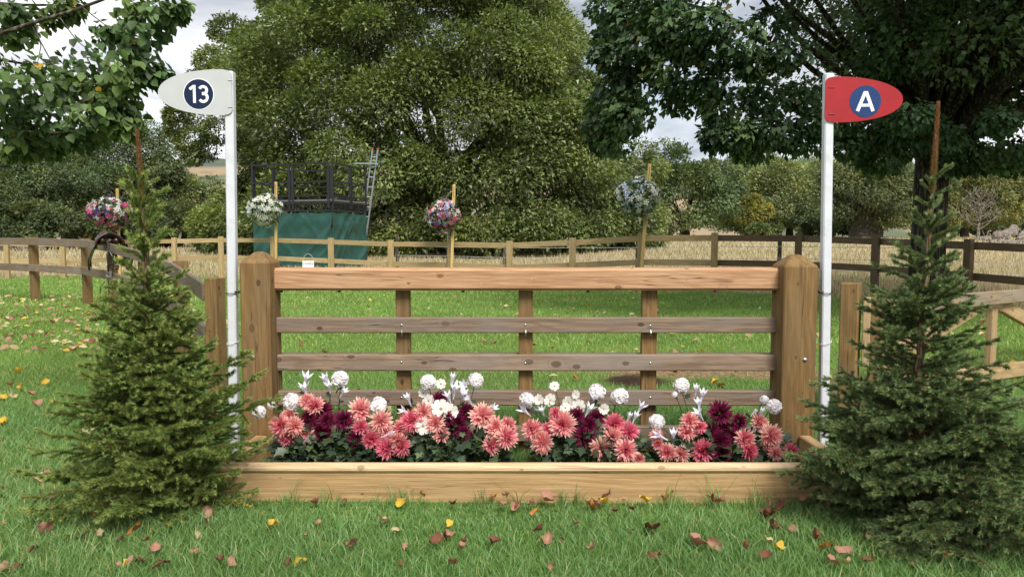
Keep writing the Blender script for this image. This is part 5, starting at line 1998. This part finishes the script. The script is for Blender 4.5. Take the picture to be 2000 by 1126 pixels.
def fallen(px, py, kind, size, label, group, lift=0.022):
    global LEAFN
    x, y = ground_at(px, py)
    o = bpy.data.objects.new('fallen_leaf', DL[kind][LEAFN % 5])
    LEAFN += 1
    COL.objects.link(o)
    e = Euler((random.gauss(0, .45), random.gauss(0, .45), random.uniform(0, 6.28)))
    if random.random() < 0.3:
        e.x += math.pi
    o.matrix_basis = Matrix.Translation((x, y, float(gz(x, y)) + lift + random.uniform(0, .012))) @ e.to_matrix().to_4x4() @ Matrix.Diagonal((size, size, size, 1))
    tag(o, label, 'leaf', group)


NAMED = [(585, 1102, 'yellow', .075, 'bright yellow leaf on the grass at the bottom left of centre'), (878, 1042, 'yellow', .05, 'small yellow leaf on the grass below the middle bouquets'),
         (785, 998, 'yellow', .06, 'curled yellow leaf just in front of the planter'), (752, 1037, 'cream', .075, 'pale twisted leaf lying in the front grass'),
         (580, 964, 'pinkish tan', .10, 'large crumpled pinkish leaf against the planter near the left spruce'), (622, 955, 'orange', .07, 'orange leaf leaning on the planter near the left spruce'),
         (755, 972, 'orange', .10, 'large orange brown leaf against the planter left of centre'), (790, 966, 'brown', .11, 'dark curled brown leaf against the planter left of centre'),
         (1070, 992, 'pinkish tan', .085, 'tan leaf on the grass in front of the planter right of centre'), (1158, 1000, 'orange', .08, 'orange spotted leaf in front of the planter right of centre'),
         (1260, 995, 'yellow', .065, 'yellow leaf touching the planter grass on the right'), (1305, 980, 'orange', .08, 'orange leaf standing against the right part of the planter'),
         (1272, 1048, 'brown', .10, 'large crumpled brown leaf in the grass on the right'), (1362, 1080, 'pinkish tan', .09, 'folded pink brown leaf in the grass at the lower right'),
         (1393, 1082, 'pinkish tan', .075, 'round pinkish leaf in the grass at the lower right'), (1612, 1085, 'orange', .075, 'orange yellow leaf near the right spruce'),
         (1590, 1065, 'brown', .085, 'curled reddish leaf near the right spruce'), (1642, 1098, 'pinkish tan', .08, 'tan leaf at the foot of the right spruce'),
         (1552, 1045, 'pinkish tan', .08, 'split tan leaf left of the right spruce'), (1510, 1045, 'brown', .08, 'narrow dark leaf left of the right spruce'),
         (1520, 1087, 'yellow', .05, 'small yellow leaf left of the right spruce'), (1500, 1025, 'brown', .09, 'broad rusty leaf in the right front grass'),
         (376, 1003, 'pinkish tan', .10, 'broad pinkish leaf under the left spruce'), (405, 1003, 'pinkish tan', .08, 'second pinkish leaf under the left spruce'), (413, 1023, 'pinkish tan', .075, 'bright pinkish leaf just below the left spruce'),
         (265, 1052, 'orange', .08, 'orange tan leaf below the left spruce trunk'), (90, 1055, 'pinkish tan', .085, 'pink brown leaf at the lower left of the lawn'), (95, 895 + 50, 'pinkish tan', .07, 'tan leaf left of the left spruce skirt'),
         (245, 1110, 'yellow', .05, 'small yellow leaf at the bottom left'), (430, 1110, 'brown', .055, 'small brown leaf at the bottom below the left spruce'), (42, 764, 'yellow', .07, 'lone yellow leaf on the left lawn'),
         (388, 1055, 'cream', .06, 'cream leaf right of the left spruce foot'), (1895, 1105, 'pinkish tan', .10, 'broad pinkish leaf under the right spruce'), (1405, 757, 'orange', .12, 'orange leaf lying behind the jump on the right'), (1397, 755, 'yellow', .09, 'yellow leaf lying behind the jump on the right')]
for a in NAMED:
    fallen(a[0], a[1], a[2], a[3] * 0.82, a[4], None, lift=0.04 if a[1] < 1000 else 0.03)
for k in range(150):
    px, py = random.uniform(-20, 2020), random.choice([random.uniform(985, 1126), random.uniform(985, 1126), random.uniform(960, 1000)])
    kd = random.choices(list(KINDS), [.46, .38, .03, .07, .06])[0]
    fallen(px, py, kd, random.uniform(.018, .058), f'small dry {kd} leaf lying in the grass in front of the planter', f'{kd} leaves in the front grass', 0.034)
for k in range(85):
    px, py = random.uniform(0, 470), 545 + 420 * random.random() ** 1.7
    kd = random.choices(list(KINDS), [.18, .45, .08, .09, .2])[0]
    fallen(px, py, kd, random.uniform(.06, .10), f'dry {kd} leaf scattered on the left lawn', f'{kd} leaves on the left lawn', 0.03)
for k in range(60):
    px, py = random.uniform(540, 1980), random.uniform(565, 890)
    kd = random.choices(list(KINDS), [.15, .3, .15, .15, .25])[0]
    fallen(px, py, kd, random.uniform(.05, .085), f'dry {kd} leaf on the lawn behind the jump', f'{kd} leaves behind the jump', 0.03)


def litter():
    n = 1100
    Y = np.concatenate([7.5 + 8 * RNG.random(850) ** 1.2, 6 + 10 * RNG.random(250)])
    px = np.concatenate([RNG.random(850) ** 1.25 * 520 - 60, 500 + RNG.random(250) * 1500])
    X = (px - 1000) / FPX * Y
    P = np.stack([X, Y, gz(X, Y) + 0.035], 1)
    pal = np.array([KINDS['pinkish tan'][0], KINDS['cream'][0], KINDS['yellow'][0], KINDS['brown'][0], KINDS['cream'][1]])
    C = pal[RNG.choice(5, n, p=[.35, .3, .1, .1, .15])] * (0.8 + 0.4 * RNG.random((n, 1)))
    D = rnd_dir(n) * np.array([1, 1, .3])
    V, F_, C = scatter(P, D, np.array([0, 0, 1.0]) + RNG.normal(size=(n, 3)) * 0.5, 0.055 + 0.05 * RNG.random(n), LEAF_WIDE, C)
    o = link('leaf_litter', np_me('leaf_litter', V, F_, C), MATS['dead_leaf'])
    o['kind'] = 'stuff'
    tag(o, 'small pale dry leaves scattered thinly over the far lawn', 'leaves')


litter()
